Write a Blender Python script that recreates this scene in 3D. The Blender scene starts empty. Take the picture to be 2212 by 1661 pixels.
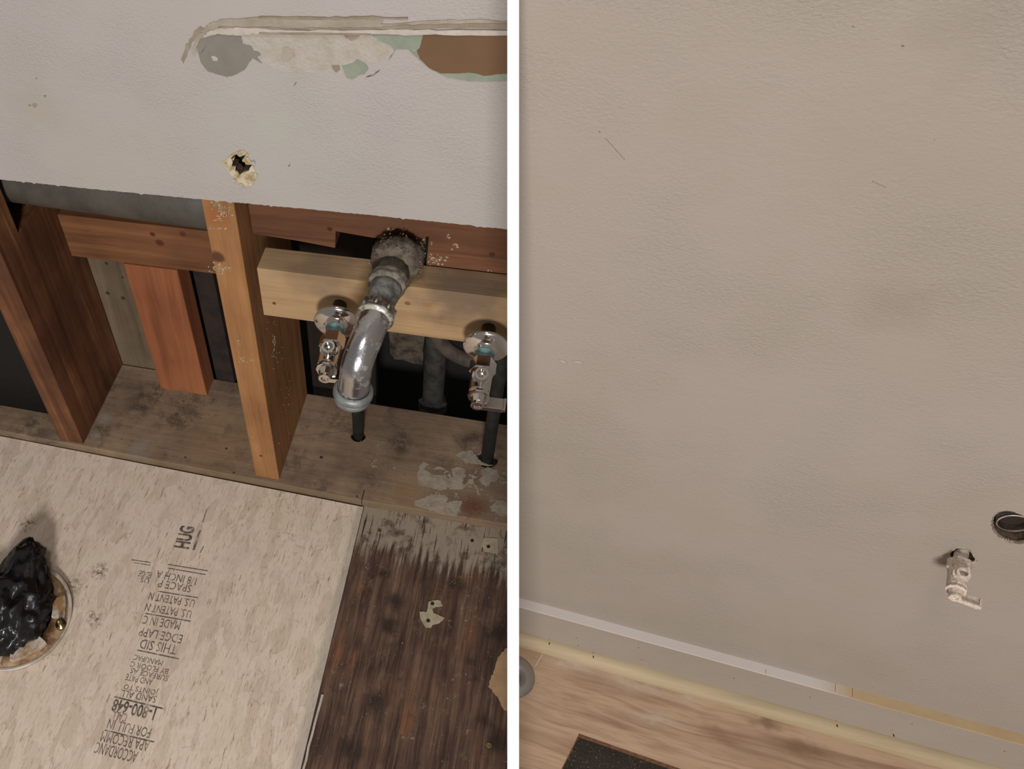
import bpy, bmesh, math, random
from mathutils import Vector, Matrix, noise as mnoise
PI = math.pi
SC = bpy.context.scene
COL = SC.collection
random.seed(7)

# ---------------------------------------------------------------- camera, world, lights, exposure
F, PX, PY = 1974.753, 540.0, 834.0
RM = Matrix(((0.9514, 0.2853, -0.1158), (0.1497, -0.7571, -0.6359), (-0.2691, 0.5877, -0.7630)))
# re-orthonormalise
_x = Vector(RM.row[0]).normalized(); _y = Vector(RM.row[1]); _y = (_y - _x*_x.dot(_y)).normalized(); _z = _x.cross(_y)
RM = Matrix((_x, _y, _z))
TV = Vector((0.0429, 0.1419, 1.3092))
RMT = RM.transposed()
CAM = -(RMT @ TV)
cam_d = bpy.data.cameras.new('camera'); cam = bpy.data.objects.new('camera', cam_d); COL.objects.link(cam)
cam_d.sensor_fit = 'HORIZONTAL'; cam_d.sensor_width = 36.0; cam_d.lens = F*36.0/2212
cam_d.shift_x = (1106-PX)/2212; cam_d.shift_y = (PY-830.5)/2212
cam_d.clip_start = 0.01
m = Matrix((_x, -_y, -_z)).transposed().to_4x4(); m.translation = CAM
cam.matrix_world = m
SC.camera = cam
world = bpy.data.worlds.new('world'); SC.world = world; world.use_nodes = True
wb = world.node_tree.nodes['Background']; wb.inputs[0].default_value = (0.80, 0.76, 0.71, 1); wb.inputs[1].default_value = 0.27
def area(name, loc, target, size, power, col):
    d = bpy.data.lights.new(name, 'AREA'); d.shape = 'SQUARE'; d.size = size; d.energy = power; d.color = col
    o = bpy.data.objects.new(name, d); COL.objects.link(o); o.location = loc
    o.rotation_euler = (Vector(target)-Vector(loc)).to_track_quat('-Z', 'Y').to_euler()
    return o
area('ceiling_light', (0.195, -0.95, 2.35), (0.30, -0.05, 0.2), 0.40, 11.0, (1.0, 0.98, 0.965))
area('front_fill', (0.458, -2.3, 1.25), (0.36, 0.0, 0.3), 0.34, 54.0, (1.0, 0.98, 0.965))  # added fill from the camera side, not a fitting of the room
SC.view_settings.view_transform = 'Standard'; SC.view_settings.look = 'None'
SC.view_settings.exposure = 0.0; SC.view_settings.gamma = 1.0
try: SC.view_settings.use_curve_mapping = False
except Exception: pass

# ---------------------------------------------------------------- pixel rays on real planes
def ray(x, y): return RMT @ Vector(((x-PX)/F, (y-PY)/F, 1.0))
def hit(x, y, axis, val):
    d = ray(x, y); i = 'xyz'.index(axis); t = (val-CAM[i])/d[i]; return CAM + d*t
def hitp(x, y, P, n):
    d = ray(x, y); return CAM + d*((Vector(P)-CAM).dot(n)/d.dot(n))
YAW = -0.07318
XR = Vector((math.cos(YAW), math.sin(YAW), 0)); YR = Vector((-math.sin(YAW), math.cos(YAW), 0)); ZU = Vector((0, 0, 1))
OR = hit(1121, 1397, 'z', 0)
def RB(x, y, z=0.0): return OR + XR*x + YR*y + ZU*z
WR = 0.0246                                     # face of the right wall in the right bay's frame
def hitw(x, y, yy=WR): return hitp(x, y, OR+YR*yy, YR)
# plane of the divider between the two bays
PN = (RMT @ Vector((1, 0, -(1108.5-PX)/F))).normalized()
DEPTH0 = 0.58; HT = 12.5/F*DEPTH0*math.cos(math.atan((1108.5-PX)/F))
def pdist(p): return PN.dot(Vector(p)-CAM)

# ---------------------------------------------------------------- object helpers
def tag(o, label=None, cat=None, group=None, kind=None):
    if label: o['label'] = label
    if cat: o['category'] = cat
    if group: o['group'] = group
    if kind: o['kind'] = kind
    return o
def empty(name, loc, label, cat, group=None):
    o = bpy.data.objects.new(name, None); COL.objects.link(o); o.location = loc; o.empty_display_size = 0.02
    return tag(o, label, cat, group)
def link(name, bm, mat, parent=None, smooth=False, bevel=0, seg=2, base=None):
    me = bpy.data.meshes.new(name)
    bmesh.ops.recalc_face_normals(bm, faces=bm.faces)
    org = Vector(base) if base is not None else Vector((0, 0, 0))
    if parent is not None:
        p = parent
        while p is not None: org = org + Vector(p.location) if base is None else org; p = p.parent
    bmesh.ops.translate(bm, verts=bm.verts, vec=-org)
    bm.to_mesh(me); bm.free()
    o = bpy.data.objects.new(name, me); COL.objects.link(o)
    if isinstance(mat, (list, tuple)):
        for mm in mat: me.materials.append(mm)
    else: me.materials.append(mat)
    if smooth:
        for f in me.polygons: f.use_smooth = True
    if parent is not None: o.parent = parent
    else: o.location = org
    if bevel:
        b = o.modifiers.new('bevel', 'BEVEL'); b.width = bevel; b.segments = seg; b.limit_method = 'ANGLE'; b.angle_limit = math.radians(40)
    return o
def clip(bm, side, off=None):
    """cut away what would pass through the divider; side -1 keeps the left bay, +1 the right bay"""
    off = HT*0.5 if off is None else off
    co = CAM + PN*(side*-1*-off if False else (off if side > 0 else -off))
    g = bm.verts[:]+bm.edges[:]+bm.faces[:]
    r = bmesh.ops.bisect_plane(bm, geom=g, plane_co=co, plane_no=PN, clear_outer=side < 0, clear_inner=side > 0)
    es = [e for e in r['geom_cut'] if isinstance(e, bmesh.types.BMEdge)]
    if es:
        try: bmesh.ops.holes_fill(bm, edges=es, sides=0)
        except Exception: pass
    return bm
def box(bm, a, b, T=None):
    vs = []
    for z in (a[2], b[2]):
        for x, y in ((a[0], a[1]), (b[0], a[1]), (b[0], b[1]), (a[0], b[1])):
            p = Vector((x, y, z)); vs.append(bm.verts.new(T(p) if T else p))
    for q in ((0, 3, 2, 1), (4, 5, 6, 7), (0, 1, 5, 4), (1, 2, 6, 5), (2, 3, 7, 6), (3, 0, 4, 7)):
        bm.faces.new([vs[i] for i in q])
    return bm
def RT(p): return RB(p.x, p.y, p.z)
def prism(bm, pts, vec, holes=()):
    """closed outline (3-D, planar) with optional holes, given the thickness vec"""
    nv = Vector(vec).normalized(); q0 = Vector(pts[0])
    def flat(p): p = Vector(p); return p-nv*((p-q0).dot(nv))
    loops = [[flat(p) for p in L] for L in [pts]+list(holes)]; es = []
    for L in loops:
        v = [bm.verts.new(Vector(p)) for p in L]
        es += [bm.edges.new((v[i], v[(i+1) % len(v)])) for i in range(len(v))]
    r = bmesh.ops.triangle_fill(bm, use_beauty=True, edges=es)
    fs = [g for g in r['geom'] if isinstance(g, bmesh.types.BMFace)]
    if holes:   # drop triangles lying inside a hole
        n = Vector(vec).normalized(); u = n.orthogonal().normalized(); w = n.cross(u)
        H = [[(Vector(p).dot(u), Vector(p).dot(w)) for p in L] for L in holes]
        def inside(x, y, L):
            c = False
            for i in range(len(L)):
                x1, y1 = L[i]; x2, y2 = L[i-1]
                if (y1 > y) != (y2 > y) and x < (x2-x1)*(y-y1)/(y2-y1+1e-15)+x1: c = not c
            return c
        bad = [f for f in fs if any(inside(f.calc_center_median().dot(u), f.calc_center_median().dot(w), L) for L in H)]
        if bad:
            bmesh.ops.delete(bm, geom=bad, context='FACES_ONLY'); fs = [f for f in fs if f.is_valid]
    e = bmesh.ops.extrude_face_region(bm, geom=fs)
    bmesh.ops.translate(bm, verts=[g for g in e['geom'] if isinstance(g, bmesh.types.BMVert)], vec=Vector(vec))
    return bm
def jag(pts, amp, n=3, seed=0, closed=True):
    """subdivide an outline and roughen it, as torn paper or snapped plaster is"""
    R = random.Random(seed); out = []; N = len(pts)
    for i in range(N if closed else N-1):
        a = Vector(pts[i]); b = Vector(pts[(i+1) % N]); out.append(a)
        for k in range(1, n):
            p = a.lerp(b, k/n); out.append(p+Vector((R.uniform(-1, 1), R.uniform(-1, 1), R.uniform(-1, 1)))*amp)
    if not closed: out.append(Vector(pts[-1]))
    return out
def frame(w, up=ZU):
    w = Vector(w).normalized(); u = up.cross(w)
    u = w.orthogonal() if u.length < 1e-4 else u
    u.normalize(); return u, w.cross(u), w
def lathe(bm, o, w, prof, seg=40, up=ZU, hexes=False, jit=0, cap=True):
    u, v, w = frame(w, up); o = Vector(o); rings = []
    for t, r in prof:
        ring = []
        for i in range(seg):
            a = 2*PI*i/seg
            rr = r
            if jit: rr = r*(1+jit*(mnoise.noise(Vector((math.cos(a)*3, math.sin(a)*3, t*160)))))
            ring.append(bm.verts.new(o+w*t+(u*math.cos(a)+v*math.sin(a))*rr))
        rings.append(ring)
    for A, B in zip(rings, rings[1:]):
        for i in range(seg):
            bm.faces.new((A[i], A[(i+1) % seg], B[(i+1) % seg], B[i]))
    if cap:
        if prof[0][1] > 1e-6: bm.faces.new(rings[0])
        if prof[-1][1] > 1e-6: bm.faces.new(rings[-1][::-1])
    return bm
def tube(bm, pts, rad, seg=24, cap=True):
    P = [Vector(p) for p in pts]; rings = []
    T = [(P[min(i+1, len(P)-1)]-P[max(i-1, 0)]).normalized() for i in range(len(P))]
    u = T[0].orthogonal().normalized()
    for i, p in enumerate(P):
        u = (u-T[i]*u.dot(T[i])).normalized(); v = T[i].cross(u); r = rad[i] if isinstance(rad, (list, tuple)) else rad
        rings.append([bm.verts.new(p+(u*math.cos(2*PI*k/seg)+v*math.sin(2*PI*k/seg))*r) for k in range(seg)])
    for A, B in zip(rings, rings[1:]):
        for k in range(seg): bm.faces.new((A[k], A[(k+1) % seg], B[(k+1) % seg], B[k]))
    if cap: bm.faces.new(rings[0]); bm.faces.new(rings[-1][::-1])
    return bm
def curve(pts, n=8):
    P = [Vector(p) for p in pts]; P = [P[0]*2-P[1]]+P+[P[-1]*2-P[-2]]; out = []
    for i in range(1, len(P)-2):
        for k in range(n):
            t = k/n; a, b, c, d = P[i-1], P[i], P[i+1], P[i+2]
            out.append(0.5*((2*b)+(c-a)*t+(2*a-5*b+4*c-d)*t*t+(3*b-a-3*c+d)*t**3))
    out.append(P[-2]); return out

# ---------------------------------------------------------------- material helpers
GAIN = 0.80
def L3(c, g=1.0):
    def f(v):
        v = v/255.0; return (v/12.92 if v <= 0.04045 else ((v+0.055)/1.055)**2.4)*GAIN*g
    return (f(c[0]), f(c[1]), f(c[2]), 1)
class M:
    def __init__(s, name, rough=0.6, metal=0.0, spec=0.4):
        s.m = bpy.data.materials.new(name); s.m.use_nodes = True; s.t = s.m.node_tree
        s.b = s.t.nodes['Principled BSDF']; s.b.inputs['Roughness'].default_value = rough
        s.b.inputs['Metallic'].default_value = metal; s.b.inputs['Specular IOR Level'].default_value = spec
        s.geo = s.t.nodes.new('ShaderNodeNewGeometry'); s.pos = s.geo.outputs['Position']
    def n(s, t): return s.t.nodes.new(t)
    def l(s, a, b): s.t.links.new(a, b)
    def setin(s, sock, v):
        if hasattr(v, 'is_linked') or isinstance(v, bpy.types.NodeSocket): s.l(v, sock)
        else: sock.default_value = v
    def map(s, scale=(1, 1, 1), rot=(0, 0, 0), loc=(0, 0, 0), vec=None):
        k = s.n('ShaderNodeMapping'); k.inputs['Scale'].default_value = scale; k.inputs['Rotation'].default_value = rot; k.inputs['Location'].default_value = loc
        s.l(vec or s.pos, k.inputs['Vector']); return k.outputs[0]
    def noise(s, scale, vec=None, detail=4, rough=0.55, dist=0.0, color=False):
        k = s.n('ShaderNodeTexNoise'); k.inputs['Scale'].default_value = scale; k.inputs['Detail'].default_value = detail
        k.inputs['Roughness'].default_value = rough; k.inputs['Distortion'].default_value = dist
        s.l(vec or s.pos, k.inputs['Vector']); return k.outputs['Color' if color else 'Fac']
    def vor(s, scale, vec=None, feat='F1', rand=1.0):
        k = s.n('ShaderNodeTexVoronoi'); k.feature = feat; k.inputs['Scale'].default_value = scale; k.inputs['Randomness'].default_value = rand
        s.l(vec or s.pos, k.inputs['Vector']); return k
    def math(s, op, a, b=0.0, c=None, clamp=False):
        k = s.n('ShaderNodeMath'); k.operation = op; k.use_clamp = clamp; s.setin(k.inputs[0], a); s.setin(k.inputs[1], b)
        if c is not None: s.setin(k.inputs[2], c)
        return k.outputs[0]
    def mr(s, v, a, b, c=0.0, d=1.0, smooth=True):
        k = s.n('ShaderNodeMapRange'); k.interpolation_type = 'SMOOTHSTEP' if smooth else 'LINEAR'
        s.setin(k.inputs[0], v)
        for i, x in enumerate((a, b, c, d)): k.inputs[i+1].default_value = x
        return k.outputs[0]
    def ramp(s, f, stops):
        k = s.n('ShaderNodeValToRGB'); e = k.color_ramp.elements
        while len(e) < len(stops): e.new(0.5)
        for i, (p, c) in enumerate(stops): e[i].position = p; e[i].color = L3(c)
        s.l(f, k.inputs[0]); return k.outputs[0]
    def mix(s, f, a, b, mode='MIX'):
        k = s.n('ShaderNodeMix'); k.data_type = 'RGBA'; k.blend_type = mode
        s.setin(k.inputs[0], f)
        for i, v in ((6, a), (7, b)):
            if isinstance(v, tuple) and len(v) == 3: v = L3(v)
            s.setin(k.inputs[i], v)
        return k.outputs[2]
    def sep(s, vec=None):
        k = s.n('ShaderNodeSeparateXYZ'); s.l(vec or s.pos, k.inputs[0]); return k.outputs
    def dist(s, c, scale=(1, 1, 1), vec=None):
        k = s.n('ShaderNodeVectorMath'); k.operation = 'SUBTRACT'; s.l(vec or s.pos, k.inputs[0]); k.inputs[1].default_value = c
        q = s.n('ShaderNodeVectorMath'); q.operation = 'MULTIPLY'; s.l(k.outputs[0], q.inputs[0]); q.inputs[1].default_value = scale
        r = s.n('ShaderNodeVectorMath'); r.operation = 'LENGTH'; s.l(q.outputs[0], r.inputs[0]); return r.outputs['Value']
    def wob(s, amp, scale):
        """position pushed about by noise, for ragged edges"""
        c = s.noise(scale, color=True, detail=3)
        k = s.n('ShaderNodeVectorMath'); k.operation = 'SUBTRACT'; s.l(c, k.inputs[0]); k.inputs[1].default_value = (0.5, 0.5, 0.5)
        q = s.n('ShaderNodeVectorMath'); q.operation = 'SCALE'; s.l(k.outputs[0], q.inputs[0]); q.inputs['Scale'].default_value = amp
        r = s.n('ShaderNodeVectorMath'); r.operation = 'ADD'; s.l(s.pos, r.inputs[0]); s.l(q.outputs[0], r.inputs[1]); return r.outputs[0]
    def blob(s, c, r, soft=0.5, scale=(1, 1, 1), vec=None):
        return s.mr(s.dist(c, scale, vec), r*(1-soft), r, 1.0, 0.0)
    def base(s, v):
        if isinstance(v, tuple) and len(v) == 3: v = L3(v)
        s.setin(s.b.inputs['Base Color'], v)
    def rough(s, v): s.setin(s.b.inputs['Roughness'], v)
    def bump(s, h, strength=0.3, dist=0.001):
        k = s.n('ShaderNodeBump'); k.inputs['Strength'].default_value = strength; k.inputs['Distance'].default_value = dist
        s.l(h, k.inputs['Height'])
        if s.b.inputs['Normal'].is_linked: s.l(s.b.inputs['Normal'].links[0].from_socket, k.inputs['Normal'])
        s.l(k.outputs[0], s.b.inputs['Normal'])
def add_all(s, lst):
    o = lst[0]
    for q in lst[1:]: o = s.math('MAXIMUM', o, q)
    return o

def paint(name, col, tint, smudges_and_shade=(), rough=0.55):
    a = M(name, rough, spec=0.3)
    big = a.noise(5, detail=3); c = a.mix(a.mr(big, 0.3, 0.75), col, tint)
    c = a.mix(a.math('MULTIPLY', a.noise(900, detail=2), 0.10), c, L3((90, 82, 72)))
    for p, r, f, cc in smudges_and_shade:
        w = a.wob(r*0.9, 14/r*0.15)
        c = a.mix(a.math('MULTIPLY', a.blob(tuple(p), r, 0.9, vec=w), f), c, L3(cc))
    a.base(c)
    v = a.map((1, 1, 1.6)); reg = a.mr(a.noise(9, detail=2), 0.35, 0.7, 0.25, 1.0)
    h = a.math('MULTIPLY', a.noise(330, vec=v, detail=5, rough=0.6, dist=0.4), reg)
    a.bump(h, 0.85, 0.0013); a.bump(a.noise(60, vec=v, detail=2), 0.25, 0.0012)
    return a.m
def lumber(name, cols, axis, scale=1.0, knots=(), rough=0.7, dirt=None, streak=9.0, off=0.0, bump=0.35, stains=()):
    """sawn lumber: grain runs along axis; knots are (centre, radius)"""
    a = M(name, rough, spec=0.25)
    sc = [70*scale]*3; sc['xyz'.index(axis)] = 3.0*scale
    w = a.wob(0.006, 14)
    v = a.map(tuple(sc), loc=(off, off*1.7, off*0.6), vec=w)
    g = a.noise(1.0, vec=v, detail=5, rough=0.62, dist=0.6)
    sc2 = [420*scale]*3; sc2['xyz'.index(axis)] = 14*scale
    fine = a.noise(1.0, vec=a.map(tuple(sc2)), detail=3)
    big = a.noise(streak, detail=3)
    f = a.math('ADD', a.math('MULTIPLY', g, 0.55), a.math('MULTIPLY', big, 0.45))
    c = a.ramp(f, [(0.34, cols[0]), (0.47, cols[1]), (0.58, cols[2]), (0.70, cols[3])])
    c = a.mix(a.mr(fine, 0.45, 0.75, 0.0, 0.28), c, L3(cols[0]))
    for p, r, cc in knots:
        d = a.dist(tuple(p), vec=a.wob(r*0.8, 40)); c = a.mix(a.mr(d, r*0.45, r, 0.9, 0.0), c, L3(cc))
    for p, r, cc, f in stains:
        d = a.dist(tuple(p), vec=a.wob(r*1.1, 30)); c = a.mix(a.mr(d, r*0.2, r, f, 0.0), c, L3(cc))
    if dirt:
        dm = a.mr(a.noise(dirt[1], detail=6, rough=0.7), dirt[2], dirt[2]+0.16, 0.0, dirt[3]); c = a.mix(dm, c, L3(dirt[0]))
    a.base(c); a.bump(a.math('ADD', g, fine), bump, 0.0009)
    return a.m
def plain(name, col, rough=0.6, metal=0.0, var=None, sc=60, bump=0.0, spec=0.4, bs=200):
    a = M(name, rough, metal, spec)
    if var: a.base(a.mix(a.mr(a.noise(sc, detail=5, rough=0.65), 0.35, 0.68), col, var))
    else: a.base(col)
    if bump: a.bump(a.noise(bs, detail=5), bump, 0.001)
    return a.m
def metal(name, col, rough=0.12, grime=None, gsc=60, thr=0.5, amt=0.8, bump=0.05):
    a = M(name, rough, 1.0)
    a.base(col)
    if grime:
        msk = a.mr(a.noise(gsc, detail=6, rough=0.7), thr, thr+0.12, 0.0, amt)
        a.base(a.mix(msk, col, grime)); a.setin(a.b.inputs['Metallic'], a.mr(msk, 0, 1, 1.0, 0.1)); a.rough(a.mr(msk, 0, 1, rough, 0.75))
    a.bump(a.noise(150, detail=4), bump, 0.001)
    return a.m

HOLE1 = [(720,505),(800,440),(860,415),(900,470),(940,472),(1060,425),(1020,500),(975,570),(1040,600),(1060,650),(1220,648),(1150,720),(1140,770),(1080,790),(1000,800),(920,860),(880,800),(820,780),(830,700),(740,690),(760,600)]
HOLE1 = [(519+(440+x/11.863-519)*1.12, 352+(300+y/11.863-352)*(1.30 if 300+y/11.863 > 352 else 1.10)) for x, y in HOLE1]
YW = -0.013
YP = (0, -1, 0)
def W1(pts, off=0.0): return [hit(x, y, 'y', YW-off) for x, y in pts]

# ================================================================ THE SETTING
# left wall: drywall above the opening
m_paint1 = paint('greige_wall_paint', (178, 169, 165), (173, 166, 159), smudges_and_shade=[
    (hit(75, 230, 'y', YW), 0.045, 0.35, (160, 150, 130)), (hit(600, 300, 'y', YW), 0.10, 0.5, (170, 170, 160)),
    (hit(250, 380, 'y', YW), 0.12, 0.4, (172, 165, 150))])
m_paint2 = paint('taupe_wall_paint', (162, 150, 140), (156, 144, 130), smudges_and_shade=[
    (hitw(1930, 660), 0.035, 0.35, (140, 124, 106)), (hitw(1650, 700), 0.05, 0.2, (150, 138, 120)),
    (hitw(2150, 40), 0.05, 0.3, (130, 118, 105))])  # last entry is a cast shadow painted into the top corner
bm = bmesh.new()
edge = []
x = -0.95
R = random.Random(3)
while x < 0.62:
    edge.append(Vector((x, YW, 0.5245+R.uniform(-0.0004, 0.0003)-(0.0012 if R.random() < 0.05 else 0)+0.0012*math.sin(x*9)))); x += R.uniform(0.0012, 0.004)
out = edge+[Vector((0.62, YW, 1.35)), Vector((-0.95, YW, 1.35))]
prism(bm, out, (0, 0.0127, 0), holes=[jag(W1(HOLE1), 0.0004, 2, 5)])
clip(bm, -1)
wall_left = link('wall_left', bm, [m_paint1]); tag(wall_left, kind='structure')
m_gyp = plain('broken_gypsum', (104, 84, 66), 0.9, var=(58, 44, 34), sc=160, bump=0.8)
wall_left.data.materials.append(m_gyp)
for f in wall_left.data.polygons:
    if abs(f.normal.y) < 0.5: f.material_index = 1
# torn plaster, paper and old adhesive, each a thin layer of its own on the wall
def patch(name, pts, mat, off, thick=0.0005, jg=0.0006, n=3, holes=(), seed=0, parent=wall_left, wall=W1, vec=None, cl=-1, label=None, smooth=False):
    bm = bmesh.new()
    P = wall(pts, off); P = jag(P, jg, n, seed) if jg else P
    v = vec or Vector((0, 1, 0))
    nn = v.normalized(); P = [p-nn*((p-P[0]).dot(nn)) for p in P]
    prism(bm, P, v*(off+0.0008 if parent is wall_left or vec is not None else thick), holes=[wall(h, off) for h in holes])
    if cl: clip(bm, cl)
    o = link(name, bm, mat, parent)
    if label: o['label'] = label
    return o
m_plaster = plain('rough_white_plaster', (178, 169, 160), 0.85, var=(166, 157, 142), sc=70, bump=1.0, bs=320)
m_greymud = plain('grey_skim_patch', (130, 124, 113), 0.75, var=(122, 116, 105), sc=30, bump=0.15)
m_brownpaper = plain('brown_gypsum_paper', (112, 82, 56), 0.8, var=(103, 77, 52), sc=14, bump=0.2)
m_green = plain('green_old_paint', (140, 145, 130), 0.7, var=(130, 136, 118), sc=60, bump=0.4)
m_glue = plain('old_adhesive_beige', (164, 154, 140), 0.8, var=(148, 136, 118), sc=45, bump=0.8)
m_glue2 = plain('old_adhesive_brown', (134, 120, 102), 0.8, var=(150, 137, 120), sc=60, bump=0.6)
m_caulk = plain('white_caulk', (190, 180, 170), 0.6, var=(176, 165, 152), sc=70, bump=0.5)
m_scuff = plain('dark_scuff', (96, 84, 70), 0.8)
m_cream = plain('torn_cream_paper', (198, 187, 160), 0.85, var=(150, 124, 82), sc=120, bump=1.0)
def A4(p): return [(390+x/5.978, 40+y/5.978) for x, y in p]
def A5(p): return [(720+x/5.821, 40+y/5.821) for x, y in p]
patch('bare_plaster', [(521,73),(590,73),(700,73),(760,73),(802,76),(815,86),(836,95),(846,104),(840,118),(824,128),(802,139),(790,136),(780,134),(770,128),(757,138),(742,141),(728,142),(708,148),(690,155),(672,158),(640,156),(610,156),(577,142),(566,132),(556,118),(545,104),(540,92),(526,90)], m_plaster, 0.0002, thick=0.0002, n=4, seed=1, label='rough bare white plaster')
patch('grey_patch', A4([(200,300),(240,262),(340,250),(480,205),(620,225),(780,228),(800,330),(850,345),(920,360),(935,420),(1010,432),(1040,470),(985,500),(1050,580),(930,512),(880,580),(830,660),(700,730),(600,755),(450,715),(350,680),(260,570),(220,430)]), m_greymud, 0.0005, jg=0.0004, seed=2, label='smooth grey skim patch')
patch('paint_chip', A4([(395,490),(430,480),(480,510),(475,550),(420,545)]), m_caulk, 0.0008, jg=0.0002, n=2)
patch('green_patch', A5([(480,205),(1140,205),(1100,340),(1080,380),(1040,405),(980,405),(900,385),(800,385),(765,415),(740,370),(700,330),(600,290),(560,260)]), m_green, 0.0006, jg=0.0004, seed=3, label='flaked pale green old paint')
patch('green_patch', A5([(960,410),(1060,420),(1200,600),(1350,680),(1600,690),(1700,670),(1780,680),(1900,715),(2050,700),(2300,690),(2300,775),(2100,792),(1900,795),(1750,790),(1600,775),(1400,728),(1250,650),(1100,540)]), m_green, 0.0005, jg=0.0003, seed=4, label='curved rim of pale green old paint')
patch('brown_paper', A5([(1130,205),(2300,205),(2300,690),(2190,690),(2050,700),(1900,722),(1780,690),(1700,678),(1600,690),(1350,690),(1200,620),(1100,520),(1062,450),(1050,405),(1090,370),(1105,290)]), m_brownpaper, 0.0008, jg=0.0003, seed=5, label='exposed brown gypsum paper')
patch('green_patch', A5([(110,595),(240,570),(300,515),(370,550),(430,600),(440,640),(390,700),(310,720),(230,770),(170,750),(130,660)]), m_green, 0.0007, jg=0.0003, seed=6, label='small chip of green old paint')
patch('plaster_stain', A4([(1310,390),(1380,360),(1460,400),(1480,490),(1400,550),(1320,560),(1295,480)]), m_glue, 0.0005, seed=7)
patch('plaster_stain', A4([(1950,600),(2040,600),(2060,660),(2010,700),(1970,660)]), m_glue2, 0.0005, seed=8)
patch('plaster_stain', A5([(140,215),(330,215),(290,260),(220,280),(160,250)]), m_glue2, 0.0007, seed=9)
patch('adhesive_band', [(440,62),(455,50),(480,42),(560,37),(700,38),(830,40),(822,52),(960,44),(1040,42),(1130,48),(1130,60),(900,63),(700,62),(540,60),(478,64),(440,80),(428,88)], m_glue, 0.0010, jg=0.0008, n=5, seed=10, label='long beige band of old adhesive')
patch('adhesive_line', [(470,58),(560,59),(700,61),(800,60),(860,55),(960,52),(1130,53),(1130,64),(960,60),(860,62),(700,65),(560,63),(480,62)], m_glue2, 0.0016, jg=0.0007, n=6, seed=11)
patch('adhesive_line', [(560,36),(700,38),(760,36),(880,38),(880,42),(760,41),(700,43),(560,40)], m_glue2, 0.0013, jg=0.0007, n=5, seed=12)
patch('caulk_ridge', [(470,62),(520,60),(620,66),(760,66),(860,64),(960,66),(1130,66),(1130,77),(960,76),(860,75),(700,73),(560,72),(520,76),(470,72),(440,80),(452,68)], m_caulk, 0.0022, jg=0.0007, n=6, seed=13, label='white ridge of old caulk')
patch('adhesive_line', [(560,70),(620,71),(800,73),(800,76),(620,75),(560,74)], m_glue2, 0.0026, jg=0.0005, n=5, seed=14)
patch('adhesive_line', [(432,56),(420,66),(408,86),(400,104),(391,128),(396,137),(404,118),(412,98),(424,80),(440,62)], m_glue2, 0.0008, jg=0.0012, n=3, seed=15)
patch('adhesive_line', [(445,66),(432,84),(424,102),(420,120),(412,112),(420,90),(430,72)], m_glue, 0.0011, jg=0.0009, n=3, seed=16)
for k, (a, b, w) in enumerate([((851,113),(839,130),1.6), ((820,152),(805,163),1.6), ((805,163),(790,167),2.4), ((432,118),(446,98),1.4), ((622,360),(627,356),1.6), ((640,178),(634,186),1.2)]):
    dx, dy = b[0]-a[0], b[1]-a[1]; l = math.hypot(dx, dy); nx, ny = -dy/l*w/2, dx/l*w/2
    patch('crack', [a, ((a[0]+b[0])/2+nx, (a[1]+b[1])/2+ny), b, ((a[0]+b[0])/2-nx, (a[1]+b[1])/2-ny)], m_scuff, 0.0009, jg=0.0002, n=2, seed=30+k)
for k, (x, y, r) in enumerate([(75,228,6),(64,228,3),(97,208,3),(78,170,2)]):
    patch('wall_chip', [(x-r, y-r*0.5), (x, y-r*0.8), (x+r, y-r*0.3), (x+r*0.4, y+r*0.7), (x-r*0.6, y+r*0.5)], m_glue2, 0.0004, jg=0.0003, n=2, seed=50+k)
RING1 = [(440+x/11.863, 300+y/11.863) for x, y in [(430,590),(560,540),(700,400),(850,325),(1040,285),(1110,360),(1100,460),(1200,560),(1270,700),(1330,860),(1380,960),(1300,1080),(1200,1230),(1060,1250),(920,1160),(800,1020),(600,790),(510,690)]]
patch('torn_rim', RING1, m_cream, 0.0010, jg=0.0008, n=3, holes=[HOLE1], seed=60, label='torn cream paper around the hole')
for k in range(9):
    a = 2*PI*k/9+0.3; R = random.Random(k+70); cx, cy = 522, 366
    p = (cx+math.cos(a)*R.uniform(24, 29)*0.9, cy+math.sin(a)*R.uniform(33, 38)); s = R.uniform(2, 5)
    patch('torn_flake', [(p[0]-s, p[1]), (p[0], p[1]-s), (p[0]+s*1.2, p[1]-s*0.3), (p[0]+s*0.3, p[1]+s)], m_cream if k % 2 else m_plaster, 0.0022, jg=0.0006, n=2, seed=80+k)

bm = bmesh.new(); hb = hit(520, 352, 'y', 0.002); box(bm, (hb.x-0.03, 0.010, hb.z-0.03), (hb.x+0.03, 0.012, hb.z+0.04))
link('hole_shade_panel', bm, plain('hole_shade', (30, 20, 17), 0.95, var=(14, 11, 10), sc=70, bump=0.6), wall_left)  # added dark panel standing in for shade inside the hole
# right wall
HOLE2 = [(1990+x/11.864, 1170+y/11.864) for x, y in [(740,300),(790,250),(900,170),(1000,160),(1080,165),(1220,220),(1300,310),(1345,400),(1385,440),(1370,500),(1230,540),(1000,600),(850,520),(790,440),(730,370)]]
HOLE3 = [(2187+42*math.cos(a)+4*math.sin(a), 1137+32*math.sin(a)+6*math.cos(a)) for a in [2*PI*i/28 for i in range(28)]]
def W2(pts, off=0.0): return [hitw(x, y, WR-off) for x, y in pts]
bm = bmesh.new()
prism(bm, [RB(-0.45, WR, 0.0), RB(1.5, WR, 0.0), RB(1.5, WR, 1.35), RB(-0.45, WR, 1.35)], YR*0.0127,
      holes=[jag(W2(HOLE2), 0.0004, 3, 9), jag(W2(HOLE3), 0.00025, 2, 8)])
clip(bm, 1)
wall_right = link('wall_right', bm, m_paint2); tag(wall_right, kind='structure')
wall_right.data.materials.append(m_gyp)
for f in wall_right.data.polygons:
    if abs(f.normal.dot(YR)) < 0.5: f.material_index = 1
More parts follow.
